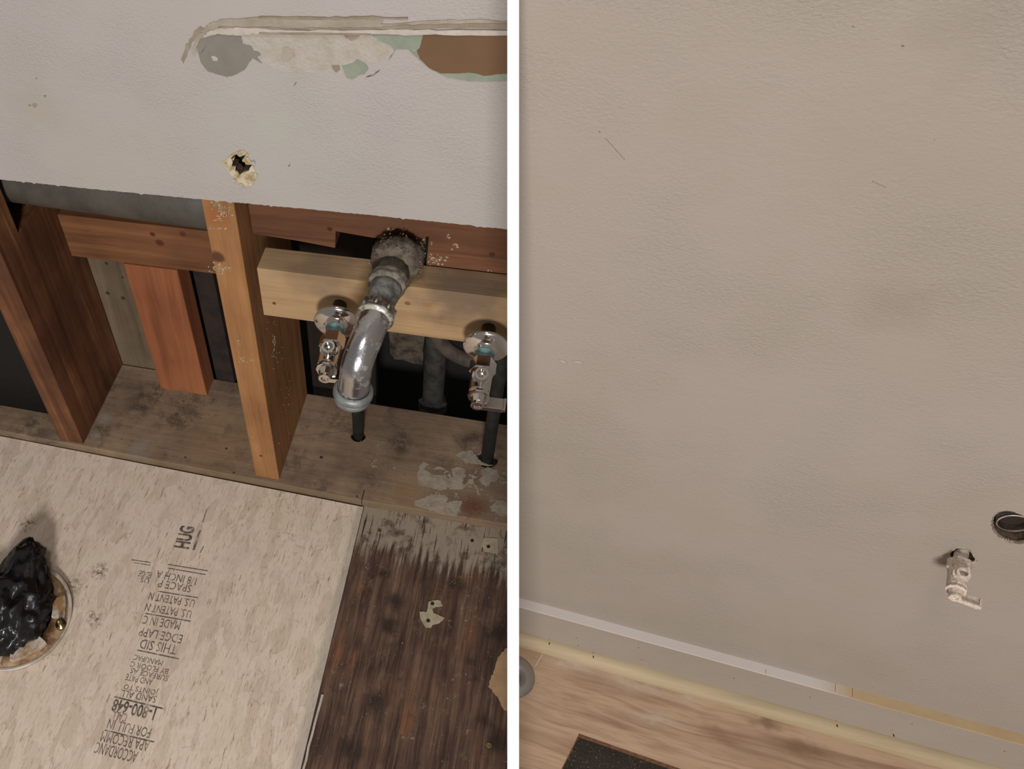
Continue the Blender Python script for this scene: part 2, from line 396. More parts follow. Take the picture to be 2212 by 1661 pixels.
def patch2(name, pts, mat, off, **k):
    return patch(name, pts, mat, off, parent=wall_right, wall=W2, vec=YR, cl=1, **k)
m_flake = plain('torn_wall_flakes', (190, 176, 156), 0.85, var=(140, 118, 92), sc=240, bump=0.8)
def grow(pts, f, dx=0, dy=0):
    cx = sum(p[0] for p in pts)/len(pts); cy = sum(p[1] for p in pts)/len(pts)
    return [(cx+dx+(x-cx)*f, cy+dy+(y-cy)*f) for x, y in pts]
patch2('torn_rim', grow(HOLE2, 1.13, 0, 1), m_flake, 0.0005, holes=[HOLE2], jg=0.0007, n=4, seed=21)
patch2('torn_rim', [(x, y) for x, y in grow(HOLE3, 1.09, 0, 3)], plain('raw_gypsum_edge', (120, 104, 90), 0.9, var=(92, 76, 62), sc=200, bump=1.0), 0.0004, holes=[HOLE3], jg=0.0006, n=3, seed=22)
for k in range(9):
    R = random.Random(k+300); x = 2157+k*4.2+R.uniform(-1, 1); y = 1160+k*1.6+R.uniform(-1, 2); s = R.uniform(1.5, 2.6)
    patch2('torn_flake', [(x-s, y), (x, y-s), (x+s, y), (x, y+s*0.8)], m_flake, 0.0012, jg=0.0003, n=2, seed=k)
def strokes(lst, mat, off=0.0003):
    for k, (a, b, w) in enumerate(lst):
        dx, dy = b[0]-a[0], b[1]-a[1]; l = math.hypot(dx, dy) or 1; nx, ny = -dy/l*w/2, dx/l*w/2
        patch2('scuff_mark', [a, ((a[0]+b[0])/2+nx, (a[1]+b[1])/2+ny), b, ((a[0]+b[0])/2-nx, (a[1]+b[1])/2-ny)], mat, off, jg=0.0001, n=2, seed=k)
m_pencil = plain('pencil_scuff', (118, 102, 84), 0.8)
sc = [((1293,283),(1297,287),2.4)]
for k in range(14):
    t = k/14; x = 1307+t*43; y = 298+t*48; sc.append(((x, y), (x+2.3, y+2.5), 1.3+0.5*(k % 3)))
sc += [((1884+k*4.4, 391+k*2.1), (1887+k*4.4, 393+k*2.1), 1.3) for k in range(7)]
sc += [((1946,99),(1954,100),4), ((1840,57),(1846,59),2), ((2018,302),(2019,304),1.5)]
strokes(sc, m_pencil)
strokes([((1206,778),(1226,784),5), ((1236,780),(1262,785),5)], plain('filler_bump', (172, 160, 149), 0.6), 0.0009)

# divider between the two bays
bm = bmesh.new()
cols_dir = RMT @ Vector((0, 1, 0)); fw = RMT @ Vector(((1108.5-PX)/F, 0, 1))
def onp(v, d): return CAM + (fw + cols_dir*v)*d
# a tapered board: thinner at its head, thicker at its foot
e0, e1 = CAM+(fw+cols_dir*-0.75)*0.44, CAM+(fw+cols_dir*0.75)*0.90
quad = [(e0, 0.44), (e1, 0.90), (e1+RMT @ Vector((0.28, 0.35, 1.2)), 0.90), (e0+RMT @ Vector((0.28, -0.1, 1.4)), 0.44)]
quad = [(p-PN*PN.dot(p-CAM), d) for p, d in quad]
vs = [bm.verts.new(p+PN*sg*HT*d/DEPTH0) for sg in (-1, 1) for p, d in quad]
for q in ((0, 1, 2, 3), (7, 6, 5, 4), (0, 4, 5, 1), (1, 5, 6, 2), (2, 6, 7, 3), (3, 7, 4, 0)): bm.faces.new([vs[i] for i in q])
g = bm.verts[:]+bm.edges[:]+bm.faces[:]
r = bmesh.ops.bisect_plane(bm, geom=g, plane_co=(0, 0, 0.0005), plane_no=(0, 0, -1), clear_outer=True)
bmesh.ops.holes_fill(bm, edges=[e for e in r['geom_cut'] if isinstance(e, bmesh.types.BMEdge)], sides=0)
wall_middle = link('wall_middle', bm, plain('white_divider', (255, 255, 255), 0.5)); tag(wall_middle, kind='structure')
wall_middle.data.materials[0].node_tree.nodes['Principled BSDF'].inputs['Base Color'].default_value = (0.93, 0.93, 0.93, 1)

# back of the wall cavity; near-black colour stands in for its shade
m_void = plain('void_shade', (20, 16, 14), 0.9, var=(12, 10, 9), sc=12, bump=0.5)
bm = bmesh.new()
box(bm, (-0.95, 0.30, -0.2), (1.9, 0.32, 1.36)); box(bm, (-0.97, 0.0005, -0.2), (-0.95, 0.32, 1.36)); box(bm, (-0.95, 0.0, 1.351), (1.9, 0.32, 1.371))  # unseen side and top caps added to keep light out
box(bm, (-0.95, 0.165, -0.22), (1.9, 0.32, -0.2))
tag(link('wall_back_and_added_caps', bm, m_void), kind='structure')
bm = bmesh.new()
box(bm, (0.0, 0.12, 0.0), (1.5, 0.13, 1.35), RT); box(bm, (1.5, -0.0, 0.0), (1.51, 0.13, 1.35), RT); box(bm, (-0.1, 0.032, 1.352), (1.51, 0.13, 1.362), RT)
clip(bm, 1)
tag(link('added_cavity_liner', bm, m_void), kind='structure')  # unseen dark liner added to keep the right wall's holes dark

# floors
seam = [hit(785, 1095, 'z', 0), hit(655, 1636, 'z', 0)]
sd = (seam[1]-seam[0]).normalized()
s0 = Vector((seam[0].x, -0.010, 0)); s1 = s0+sd*1.2
a = M('osb_subfloor', 0.75, spec=0.2)
w = a.wob(0.03, 9)
fl = a.vor(1.0, vec=a.map((95, 24, 95), rot=(0, 0, 0.25), vec=a.wob(0.012, 30)))
flc = a.n('ShaderNodeSeparateColor'); a.l(fl.outputs['Color'], flc.inputs[0])
ed = a.vor(1.0, vec=a.map((95, 24, 95), rot=(0, 0, 0.25), vec=a.wob(0.012, 30)), feat='DISTANCE_TO_EDGE').outputs['Distance']
fib = a.noise(1.0, vec=a.map((520, 60, 520), rot=(0, 0, 0.2)), detail=4, rough=0.65)
c = a.ramp(a.noise(11, detail=5, rough=0.6), [(0.3, (212, 191, 173)), (0.5, (225, 205, 187)), (0.62, (216, 200, 177)), (0.75, (226, 203, 187))])
c = a.mix(a.mr(flc.outputs[0], 0.5, 1.0, 0.0, 0.30), c, L3((172, 148, 124)))
c = a.mix(a.mr(fib, 0.50, 0.70, 0.0, 0.42), c, L3((146, 122, 98)))
st2 = a.noise(1.0, vec=a.map((300, 34, 300), rot=(0, 0, 0.12), vec=a.wob(0.004, 60)), detail=5, rough=0.7)
c = a.mix(a.math('MULTIPLY', a.mr(st2, 0.57, 0.66, 0.0, 0.85), a.mr(a.noise(20, detail=4), 0.40, 0.58, 0.2, 1.0)), c, L3((152, 120, 84)))
c = a.mix(a.math('MULTIPLY', a.mr(a.noise(1.0, vec=a.map((140, 60, 140), rot=(0, 0, 0.3), vec=a.wob(0.01, 50)), detail=6, rough=0.75), 0.60, 0.68, 0.0, 0.8), a.mr(a.noise(6, detail=3), 0.42, 0.6, 0.1, 1.0)), c, L3((158, 116, 68)))
c = a.mix(a.mr(st2, 0.36, 0.28, 0.0, 0.4), c, L3((226, 208, 190)))
c = a.mix(a.math('MULTIPLY', a.mr(ed, 0.0, 0.05, 1.0, 0.0), a.mr(a.noise(28, detail=2), 0.50, 0.66, 0.0, 0.28)), c, L3((142, 112, 78)))
ridge = a.math('ABSOLUTE', a.math('SUBTRACT', a.noise(13, vec=a.map((1.5, 0.9, 1), vec=w), detail=5, rough=0.62, dist=0.8), 0.5))
c = a.mix(a.math('MULTIPLY', a.mr(ridge, 0.0, 0.011, 1.0, 0.0), a.mr(a.noise(8, detail=3), 0.56, 0.66, 0.0, 0.75)), c, L3((150, 108, 62)))
c = a.mix(a.mr(a.noise(24, detail=6, rough=0.75), 0.66, 0.74, 0.0, 0.5), c, L3((158, 124, 86)))
c = a.mix(a.mr(a.noise(150, detail=2), 0.74, 0.80, 0.0, 0.7), c, L3((90, 68, 46)))
for px, py, r in ((160, 1265, 0.02), (215, 1235, 0.02), (205, 1335, 0.018), (60, 1130, 0.02)):
    c = a.mix(a.math('MULTIPLY', a.blob(tuple(hit(px, py, 'z', 0)), r, 0.9, vec=a.wob(0.02, 60)), a.mr(a.noise(170, detail=5, rough=0.7), 0.42, 0.62)), c, L3((120, 104, 84)))
# dulled strip beside the seam
xx = a.sep()
c = a.mix(a.math('MULTIPLY', a.mr(a.math('SUBTRACT', xx[0], seam[0].x), -0.012, -0.004, 0.0, 1.0), 0.45), c, L3((150, 146, 136)))
a.base(c); a.bump(a.math('ADD', fib, a.math('MULTIPLY', flc.outputs[1], 0.6)), 0.5, 0.0009); a.bump(a.noise(60, detail=5), 0.3, 0.0015)
m_osb = a.m
hc = Vector((-0.2907, -0.2776, 0))
bm = bmesh.new()
osb_out = [Vector((-1.2, -0.0045, 0)), Vector((-0.4, -0.0055, 0))]+[Vector((x, -0.0055-(x+0.4)*0.0085, 0)) for x in (-0.2, 0, )]+[s0, s1, Vector((-1.2, -1.2, 0))]
prism(bm, osb_out, (0, 0, -0.018), holes=[[hc+Vector((math.cos(2*PI*i/40), math.sin(2*PI*i/40), 0))*0.070 for i in range(40)]])
osb = link('subfloor_panel', bm, m_osb)
tag(osb, 'pale strand board subfloor panel with grey stamped lettering, left of the dark plywood', 'floor panel')

a = M('weathered_plywood', 0.8, spec=0.2)
rt = math.atan2(-sd.x, -sd.y)
def st(sx, sy, z=1): return a.map((sx, sy, 60), rot=(0, 0, 0.02), vec=a.wob(0.004, 25))
g1 = a.noise(1.0, vec=st(110, 7), detail=6, rough=0.68)
g2 = a.noise(1.0, vec=st(420, 16), detail=4, rough=0.6)
bg = a.noise(14, detail=5, rough=0.6)
f = a.math('ADD', a.math('MULTIPLY', g1, 0.5), a.math('ADD', a.math('MULTIPLY', g2, 0.25), a.math('MULTIPLY', bg, 0.25)))
c = a.ramp(f, [(0.36, (46, 35, 30)), (0.45, (72, 54, 46)), (0.52, (96, 73, 60)), (0.60, (118, 92, 74)), (0.70, (150, 126, 106))])
c = a.mix(a.mr(a.noise(10, detail=3), 0.52, 0.70, 0.0, 0.30), c, L3((116, 80, 56)))
long = a.noise(1.0, vec=a.map((190, 5, 60), vec=a.wob(0.003, 30)), detail=4, rough=0.6)
c = a.mix(a.mr(long, 0.60, 0.68, 0.0, 0.25), c, L3((160, 132, 104)))
c = a.mix(a.mr(long, 0.40, 0.33, 0.0, 0.35), c, L3((46, 34, 28)))
yy = a.sep()
for px, py, r in ((855, 1300, 0.022), (840, 1350, 0.020), (815, 1515, 0.022), (1068, 1215, 0.020), (1070, 1365, 0.022), (1070, 1600, 0.022), (760, 1620, 0.02), (830, 1235, 0.014), (1050, 1560, 0.015), (990, 1270, 0.018), (1080, 1240, 0.012)):
    q = a.math('MULTIPLY', a.blob(tuple(hit(px, py, 'z', -0.004)), r, 0.95, vec=a.wob(0.02, 45)), a.mr(g1, 0.36, 0.55, 0.12, 0.85))
    c = a.mix(q, c, L3((38, 33, 31)))
for px, py, r in ((730, 1400, 0.012), (765, 1420, 0.010), (1015, 1370, 0.010), (780, 1275, 0.007), (875, 1560, 0.012)):
    c = a.mix(a.math('MULTIPLY', a.blob(tuple(hit(px, py, 'z', -0.004)), r, 0.9, scale=(1, 0.35, 1), vec=a.wob(0.012, 60)), a.mr(g1, 0.42, 0.6, 0.1, 0.7)), c, L3((142, 92, 60)))
c = a.mix(a.mr(a.noise(38, detail=7, rough=0.75), 0.56, 0.68, 0.0, 0.6), c, L3((52, 41, 36)))
c = a.mix(a.mr(a.noise(30, vec=a.map((1, 0.5, 1), loc=(3, 3, 3)), detail=7, rough=0.75), 0.56, 0.68, 0.0, 0.45), c, L3((134, 112, 94)))
# pale scraped strip where the old flooring met the wall
edgey = a.math('ADD', yy[1], a.math('MULTIPLY', a.math('SUBTRACT', g1, 0.5), 0.16))
white = a.math('MULTIPLY', a.mr(edgey, -0.078, -0.052), a.mr(a.noise(45, detail=6, rough=0.7), 0.36, 0.52, 0.1, 0.9))
c = a.mix(white, c, L3((160, 146, 128)))
c = a.mix(a.math('MULTIPLY', a.mr(edgey, -0.07, -0.05), a.mr(g2, 0.42, 0.36)), c, L3((60, 46, 38)))
c = a.mix(a.mr(a.noise(300, detail=2), 0.73, 0.76, 0.0, 0.8), c, L3((176, 162, 146)))
c = a.mix(a.math('MULTIPLY', a.mr(a.noise(90, detail=6, rough=0.8), 0.60, 0.66, 0.0, 0.6), a.mr(a.noise(9, detail=2), 0.5, 0.6)), c, L3((170, 158, 142)))
a.base(c); a.bump(a.math('ADD', g1, g2), 0.8, 0.0016); m_ply = a.m
bm = bmesh.new()
prism(bm, [s0+Vector((0.0006, 0.012, -0.003)), Vector((0.7, 0.006, -0.003)), Vector((0.8, -1.2, -0.003)), s1+Vector((0.0006, 0, -0.003))], (0, 0, -0.015))
clip(bm, -1)
ply = link('plywood_panel', bm, m_ply)
tag(ply, 'dark weathered plywood subfloor with scraped pale strip along the wall plate', 'floor panel')

# laminate floor of the right bay
a = M('oak_laminate', 0.42, spec=0.35)
v0 = a.map((1, 1, 1), rot=(0, 0, -YAW), vec=a.wob(0.02, 6))
g1 = a.noise(1.0, vec=a.map((5, 60, 5), vec=v0), detail=6, rough=0.6, dist=1.0)
g2 = a.noise(1.0, vec=a.map((25, 420, 25), vec=v0), detail=3)
c = a.ramp(a.math('ADD', a.math('MULTIPLY', g1, 0.7), a.math('MULTIPLY', a.noise(7, detail=3), 0.3)), [(0.36, (142, 112, 88)), (0.45, (166, 136, 110)), (0.55, (186, 157, 129)), (0.68, (194, 167, 138))])
c = a.mix(a.mr(g2, 0.5, 0.72, 0.0, 0.35), c, L3((136, 102, 76)))
for px, py, r, cc in ((1655, 1562, 0.016, (112, 82, 62)), (1735, 1615, 0.022, (122, 94, 74)), (1560, 1590, 0.02, (140, 106, 80)), (1150, 1412, 0.03, (158, 124, 100))):
    c = a.mix(a.math('MULTIPLY', a.blob(tuple(hit(px, py, 'z', 0)), r, 0.9, scale=(0.6, 1.5, 1), vec=a.wob(0.02, 50)), 0.7), c, L3(cc))
for px, py, r in ((1260, 1440, 0.022), (1370, 1475, 0.03), (1215, 1428, 0.02), (1500, 1505, 0.02), (1420, 1555, 0.02)):
    q = a.math('MULTIPLY', a.blob(tuple(hit(px, py, 'z', 0)), r, 0.95, scale=(0.6, 1.6, 1), vec=a.wob(0.015, 40)), a.mr(a.noise(70, detail=5), 0.35, 0.65, 0.2, 0.6))
    c = a.mix(q, c, L3((196, 180, 166)))
a.base(c); a.bump(g2, 0.15, 0.0005); m_lam = a.m
A0 = Vector((0.0827, -0.0826)); dB = Vector((-0.0085, -0.0311)).normalized(); dC = Vector((0.0745, -0.0029)).normalized()
hp = [A0, A0+dB*0.12, A0+dB*0.12+dC*0.30, A0+dC*0.30]
seamR = [(0.0283, -0.0014), (0.0213, -0.0208)]
bm = bmesh.new()
prism(bm, [RB(-0.5, 0.03, 0), RB(1.5, 0.03, 0), RB(1.5, -1.2, 0), RB(-0.5, -1.2, 0)], (0, 0, -0.009), holes=[[RB(p.x, p.y, 0) for p in hp]])
clip(bm, 1)
floor = link('floor', bm, m_lam); tag(floor, kind='structure')
m_gap = plain('plank_joint_dust', (205, 192, 172), 0.9)
bm = bmesh.new()
q0 = RB(0.0283, -0.001, 0.0002); q1 = RB(0.0225, -0.019, 0.0002)
prism(bm, [q0-XR*0.0004, q0+XR*0.0004, q1+XR*0.0004, q1-XR*0.0004], (0, 0, -0.0004)); link('plank_joint', bm, m_gap, floor)
for a0, a1, zt in ((hp[0], hp[3], 1), (hp[0], hp[1], 1)):      # raw sawn edge of the cut-out
    bm = bmesh.new(); n = Vector((-(a1-a0).y, (a1-a0).x)).normalized(); n = n if (hp[2]-a0).dot(n) > 0 else -n
    b = [RB(a0.x, a0.y, -0.0003), RB(a1.x, a1.y, -0.0003), RB(a1.x+n.x*0.0012, a1.y+n.y*0.0012, -0.0003), RB(a0.x+n.x*0.0012, a0.y+n.y*0.0012, -0.0003)]
    prism(bm, b, (0, 0, -0.0082)); link('sawn_edge', bm, plain('sawn_edge_brown', (122, 82, 54), 0.8, var=(84, 56, 38), sc=200), floor)
a = M('black_underlay', 0.9, spec=0.2)
c = a.mix(a.noise(30, detail=4), (34, 30, 27), (62, 54, 47))
c = a.mix(a.mr(a.noise(700, detail=2), 0.66, 0.72, 0.0, 0.9), c, L3((178, 160, 132)))
c = a.mix(a.mr(a.noise(120, detail=5, rough=0.8), 0.60, 0.66, 0.0, 0.6), c, L3((130, 110, 84)))
a.base(c); a.bump(a.noise(300, detail=4), 0.8, 0.001)
bm = bmesh.new(); box(bm, (-0.3, -1.0, -0.024), (1.4, 0.02, -0.0096), RT); clip(bm, 1)
o = link('floor_underlay', bm, a.m); tag(o, 'black gritty underlayer showing through the cut-out in the oak floor', 'underlayment')

# baseboard and quarter round
m_base = paint('baseboard_paint', (164, 151, 139), (158, 146, 132))
a = M('primed_white_top', 0.5); c = a.mix(a.noise(20), (206, 196, 190), (198, 188, 181))
dd = a.dist(tuple(hitw(2120, 1560, 0.016)), scale=(1, 1, 1), vec=a.wob(0.01, 60)); c = a.mix(a.mr(dd, 0.10, 0.15, 1.0, 0.0), c, a.mix(a.noise(60, detail=5), L3((190, 166, 130)), L3((172, 144, 106)))); a.base(c)
bm = bmesh.new(); box(bm, (-0.3, 0.0135, 0.0), (1.5, WR, 0.0742), RT); clip(bm, 1)
bb = link('baseboard_right', bm, m_base, bevel=0); tag(bb, kind='structure')
bm = bmesh.new(); box(bm, (-0.3, 0.01352, 0.0742), (1.5, WR, 0.0762), RT); clip(bm, 1); o = link('primed_top', bm, a.m, bb); o['label'] = 'bare white primed top edge of the baseboard'
bm = bmesh.new()
prof = [(0.0135, 0.0)] + [(0.0135-0.0135*math.cos(t), 0.0138*math.sin(t)) for t in [PI/2*i/10 for i in range(10, -1, -1)]]
pa = [RB(-0.3, y, z) for y, z in prof]; prism(bm, pa, XR*1.8); clip(bm, 1)
m_qr = lumber('bare_pine_moulding', [(146, 128, 100), (166, 147, 117), (176, 157, 127), (182, 164, 134)], 'x', 0.8, rough=0.6, bump=0.1, streak=3)
o = link('trim_1', bm, m_qr, smooth=False); tag(o, kind='structure')
m_dk = plain('nail_hole', (60, 48, 38), 0.9)
nl = [(1245,1378),(1249,1394),(1379,1399),(1386,1425),(1585,1465),(1750,1506),(1970,1564),(2170,1623)]
for k, (x, y) in enumerate(nl):
    p = hitp(x, y, OR+YR*0.0135, YR); bm = bmesh.new(); lathe(bm, p+YR*0.0004, -YR, [(0, 0.0006), (0.0006, 0.0006), (0.0007, 0.0003)], 8); link('nail_hole', bm, m_dk, bb)
for x, y in ((1186, 1393), (1281, 1422), (1808, 1571), (1930, 1592)):
    p = hitp(x, y, OR+YR*0.004, YR); bm = bmesh.new(); lathe(bm, p+YR*0.003, -YR+ZU*0.6, [(0, 0.0006), (0.0035, 0.0006)], 8); link('nail_hole', bm, m_dk, o)
for x, y0, y1 in ((1805, 1476, 1494), (1842, 1484, 1505), (1655, 1446, 1454)):
    p0 = hitp(x, y0, OR+ZU*0.0763, ZU); p1 = hitp(x-1, y1, OR+ZU*0.0763, ZU); bm = bmesh.new()
    prism(bm, [p0-XR*0.0002, p0+XR*0.0002, p1+XR*0.0002, p1-XR*0.0002], (0, 0, -0.0004)); link('joint_line', bm, m_scuff, bb)

# ================================================================ FRAMING LUMBER
def board(name, a, b, mat, label, cat, T=None, cl=0, bevel=0.0012):
    bm = bmesh.new(); box(bm, a, b, T)
    if cl: clip(bm, cl)
    c = ((a[0]+b[0])/2, (a[1]+b[1])/2, min(a[2], b[2]))
    o = link(name, bm, mat, bevel=bevel, base=c if not T else None)
    return tag(o, label, cat)
P = 0.012
m_stud = lumber('aged_fir_stud', [(116, 78, 47), (150, 105, 65), (163, 116, 73), (174, 128, 86)], 'z', 1.0, knots=[
    (hit(470, 555, 'y', 0), 0.011, (78, 44, 28)), (hit(563, 985, 'y', 0), 0.003, (60, 36, 24))], stains=[
    (hit(465, 470, 'y', 0), 0.02, (150, 80, 40), 0.5), (hit(590, 900, 'x', 0), 0.1, (120, 78, 50), 0.25)], dirt=((205, 190, 170), 220, 0.70, 0.8), off=2)
board('wall_stud', (-0.0352, 0.0004, P), (0.0, 0.162, 0.60), m_stud, 'tan wall stud with plaster specks, standing right of the grey pipe', 'stud')
m_speck = plain('plaster_speck', (188, 172, 148), 0.85, var=(150, 124, 92), sc=300)
def specks(parent, lst, axis, val, seed):
    R = random.Random(seed); bm = bmesh.new(); sg = Vector((0, -1, 0)) if axis == 'y' else Vector((1, 0, 0))
    for x, y, sx, sy, n, sz in lst:
        for k in range(n):
            p = hit(R.gauss(x, sx), R.gauss(y, sy), axis, val)+sg*0.0002; r = R.uniform(0.5, 1.0)*sz*0.0005; m_ = 6
            u = Vector((1, 0, 0)) if axis == 'y' else Vector((0, 1, 0)); ph = R.uniform(0, 6); el = R.uniform(0.5, 1.6)
            top = [bm.verts.new(p+sg*0.0003+(u*math.cos(ph+6.283*i/m_)*el+ZU*math.sin(ph+6.283*i/m_))*r*R.uniform(0.6, 1.0)) for i in range(m_)]
            bot = [bm.verts.new(v.co-sg*0.0006+(v.co-p)*0.3) for v in top]
            bm.faces.new(top); [bm.faces.new((top[i], bot[i], bot[(i+1) % m_], top[(i+1) % m_])) for i in range(m_)]
    o = link('plaster_specks', bm, m_speck, parent); o['kind'] = 'stuff'
stud2 = [o for o in COL.objects if o.name.startswith('wall_stud')][0]
specks(stud2, [(466,442,7,5,16,2.4), (482,452,8,8,22,2.2), (484,463,8,4,14,3.0), (474,472,6,6,8,2.2), (478,494,14,1,16,1.8), (472,578,8,6,26,2.4), (488,583,8,4,14,2.2), (517,741,4,3,6,2.2), (522,777,5,4,7,2.8), (540,780,3,2,3,2.0), (545,945,3,3,3,2)], 'y', 0.0004, 5)
specks(stud2, [(592,738,3,6,9,4.5), (600,760,6,20,10,1.6), (620,860,8,40,16,1.4), (585,700,5,20,8,1.6)], 'x', 0.0, 6)
m_stud1 = lumber('red_brown_stud', [(64, 38, 24), (92, 56, 36), (118, 76, 48), (158, 114, 74)], 'z', 0.8, stains=[  # whole tone darkened to carry the shade under the drywall
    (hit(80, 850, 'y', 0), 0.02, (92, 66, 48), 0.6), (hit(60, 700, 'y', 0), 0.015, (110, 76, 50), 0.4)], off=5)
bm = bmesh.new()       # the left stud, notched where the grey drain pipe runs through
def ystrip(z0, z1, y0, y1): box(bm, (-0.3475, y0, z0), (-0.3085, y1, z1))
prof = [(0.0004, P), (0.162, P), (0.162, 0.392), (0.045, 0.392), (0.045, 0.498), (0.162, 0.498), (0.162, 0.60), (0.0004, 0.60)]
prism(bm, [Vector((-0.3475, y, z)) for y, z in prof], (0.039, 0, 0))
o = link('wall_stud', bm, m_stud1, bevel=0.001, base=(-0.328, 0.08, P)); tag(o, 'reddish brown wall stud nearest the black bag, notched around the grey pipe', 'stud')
m_short = lumber('orange_cripple', [(116, 66, 40), (146, 88, 56), (160, 100, 64), (168, 110, 74)], 'z', 0.8, streak=5, off=8, stains=[(hit(400, 850, 'y', 0.128), 0.02, (130, 80, 50), 0.5)])
board('cripple_stud', (-0.2295, 0.1275, P), (-0.1515, 0.1625, 0.2765), m_short, 'short orange wooden stud set back between the two long studs', 'stud')
m_block = lumber('brown_blocking', [(82, 50, 31), (114, 74, 47), (132, 88, 57), (144, 100, 67)], 'x', 0.8, knots=[
    (hit(345, 525, 'y', 0.13), 0.008, (84, 40, 30)), (hit(330, 506, 'y', 0.13), 0.005, (70, 34, 26)), (hit(395, 505, 'y', 0.13), 0.006, (88, 44, 30))], off=3)
board('blocking_board', (-0.3083, 0.130, 0.2768), (-0.0355, 0.164, 0.350), m_block, 'brown blocking board with a dark knot, above the short orange stud', 'board')
m_grey = lumber('grey_brown_board', [(82, 66, 52), (104, 88, 70), (118, 102, 82), (126, 108, 88)], 'z', 0.6, knots=[
    (hit(233, 632, 'y', 0.1655), 0.005, (46, 38, 32)), (hit(266, 643, 'y', 0.1655), 0.005, (46, 38, 32)), (hit(231, 568, 'y', 0.1655), 0.004, (50, 40, 32)), (hit(265, 598, 'y', 0.1655), 0.003, (50, 40, 32))], off=11)
board('backing_board', (-0.335, 0.1645, -0.12), (-0.200, 0.180, 0.40), m_grey, 'grey brown backing board with dark nail stains behind the left bay', 'board')
board('blackened_board', (-0.148, 0.163, -0.12), (-0.118, 0.18, 0.40), plain('blackened_wood', (48, 34, 27), 0.9, var=(28, 22, 19), sc=40, bump=0.5), 'blackened narrow board beside the short orange stud', 'board')
# header of the middle bay, notched for the drain
m_header = lumber('red_brown_header', [(74, 46, 31), (100, 64, 43), (116, 76, 52), (130, 88, 60)], 'x', 0.9, streak=6, knots=[
    (hit(712, 495, 'y', 0.036), 0.004, (60, 32, 24)), (hit(1062, 550, 'y', 0.036), 0.004, (70, 38, 26))], dirt=((200, 186, 165), 150, 0.72, 0.8), off=4,
    stains=[(hit(850, 500, 'y', 0.036), 0.04, (100, 70, 48), 0.6)])
hp_px = [(543, 505), (640, 520), (724, 536), (725, 500), (770, 508), (840, 520), (919, 528), (920, 512), (926, 512), (920, 580), (1010, 592), (1130, 607)]
hdr = [hit(x, y, 'y', 0.036) for x, y in hp_px]
hdr[0].x = 0.0006
ztop = 0.60
bm = bmesh.new(); prism(bm, hdr+[Vector((hdr[-1].x, 0.036, ztop)), Vector((0.0006, 0.036, ztop))], (0, 0.032, 0)); clip(bm, -1)
o = link('header_board', bm, m_header, bevel=0.0006, base=(0.15, 0.05, 0.43)); tag(o, 'red brown header board notched around the drain hub, under the drywall edge', 'board')
specks(o, [(948,562,10,9,26,2.6), (930,560,5,6,10,2.4), (985,528,8,4,7,2.4), (968,512,3,2,3,3), (850,498,6,2,4,2.4), (880,525,24,4,30,2.4), (1058,584,3,2,2,3)], 'y', 0.036, 8)
# the new pine block carrying the pipes
m_pine = lumber('new_pine_block', [(138, 106, 72), (166, 135, 98), (178, 147, 109), (188, 159, 122)], 'x', 0.75, streak=5, knots=[
    (hit(592, 655, 'y', 0), 0.003, (70, 44, 26)), (hit(880, 655, 'y', 0), 0.004, (120, 84, 48))], off=7, stains=[
    (hit(765, 650, 'y', 0), 0.02, (150, 112, 72), 0.5), (hit(925, 660, 'y', 0), 0.006, (176, 124, 64), 0.8),
    (hit(700, 580, 'z', 0.4255), 0.05, (120, 100, 82), 0.7), (hit(1000, 620, 'z', 0.4255), 0.07, (104, 88, 74), 0.8), (hit(600, 560, 'z', 0.4255), 0.03, (140, 120, 96), 0.5)])
bm = bmesh.new()        # its top edge is scooped out a little under the drain hub
sad = [(0.1630+0.0285*math.cos(t), 0.4490+0.0285*math.sin(t)) for t in [PI*(1.25+0.5*i/16) for i in range(17)]]
sad = [(x, z) for x, z in sad if z < 0.4254]
prism(bm, [Vector((x, 0.0, z)) for x, z in [(0.0145, 0.3535), (0.0145, 0.4255)]+[(sad[0][0]-0.001, 0.4255)]+sad+[(sad[-1][0]+0.001, 0.4255), (0.50, 0.4255), (0.50, 0.3535)]], (0, 0.0335, 0)); clip(bm, -1)
o = link('pine_block', bm, m_pine, bevel=0.0016, base=(0.15, 0.016, 0.3535)); tag(o, 'pale new pine block spanning behind the chrome trap arm and stop valves', 'board')
# bottom plate
a = M('stained_bottom_plate', 0.8, spec=0.25)
g1 = a.noise(1.0, vec=a.map((6, 90, 90), vec=a.wob(0.01, 12)), detail=6, rough=0.65)
bg = a.noise(9, detail=6, rough=0.65)
c = a.ramp(a.math('ADD', a.math('MULTIPLY', g1, 0.28), a.math('MULTIPLY', bg, 0.72)), [(0.34, (98, 80, 65)), (0.46, (128, 106, 87)), (0.56, (146, 122, 98)), (0.68, (162, 137, 109))])
c = a.mix(a.mr(a.noise(26, detail=7, rough=0.75), 0.52, 0.66, 0.0, 0.65), c, L3((84, 70, 58)))
c = a.mix(a.mr(a.noise(34, vec=a.map((1, 1, 1), loc=(4, 4, 4)), detail=7, rough=0.8), 0.55, 0.68, 0.0, 0.5), c, L3((150, 134, 116)))
c = a.mix(a.math('MULTIPLY', a.blob(tuple(hit(480, 960, 'z', P)), 0.09, 0.9), 0.5), c, L3((140, 108, 74)))
c = a.mix(a.math('MULTIPLY', a.blob(tuple(hit(950, 860, 'z', P)), 0.06, 0.9, scale=(0.6, 1.6, 1)), 0.5), c, L3((128, 100, 72)))
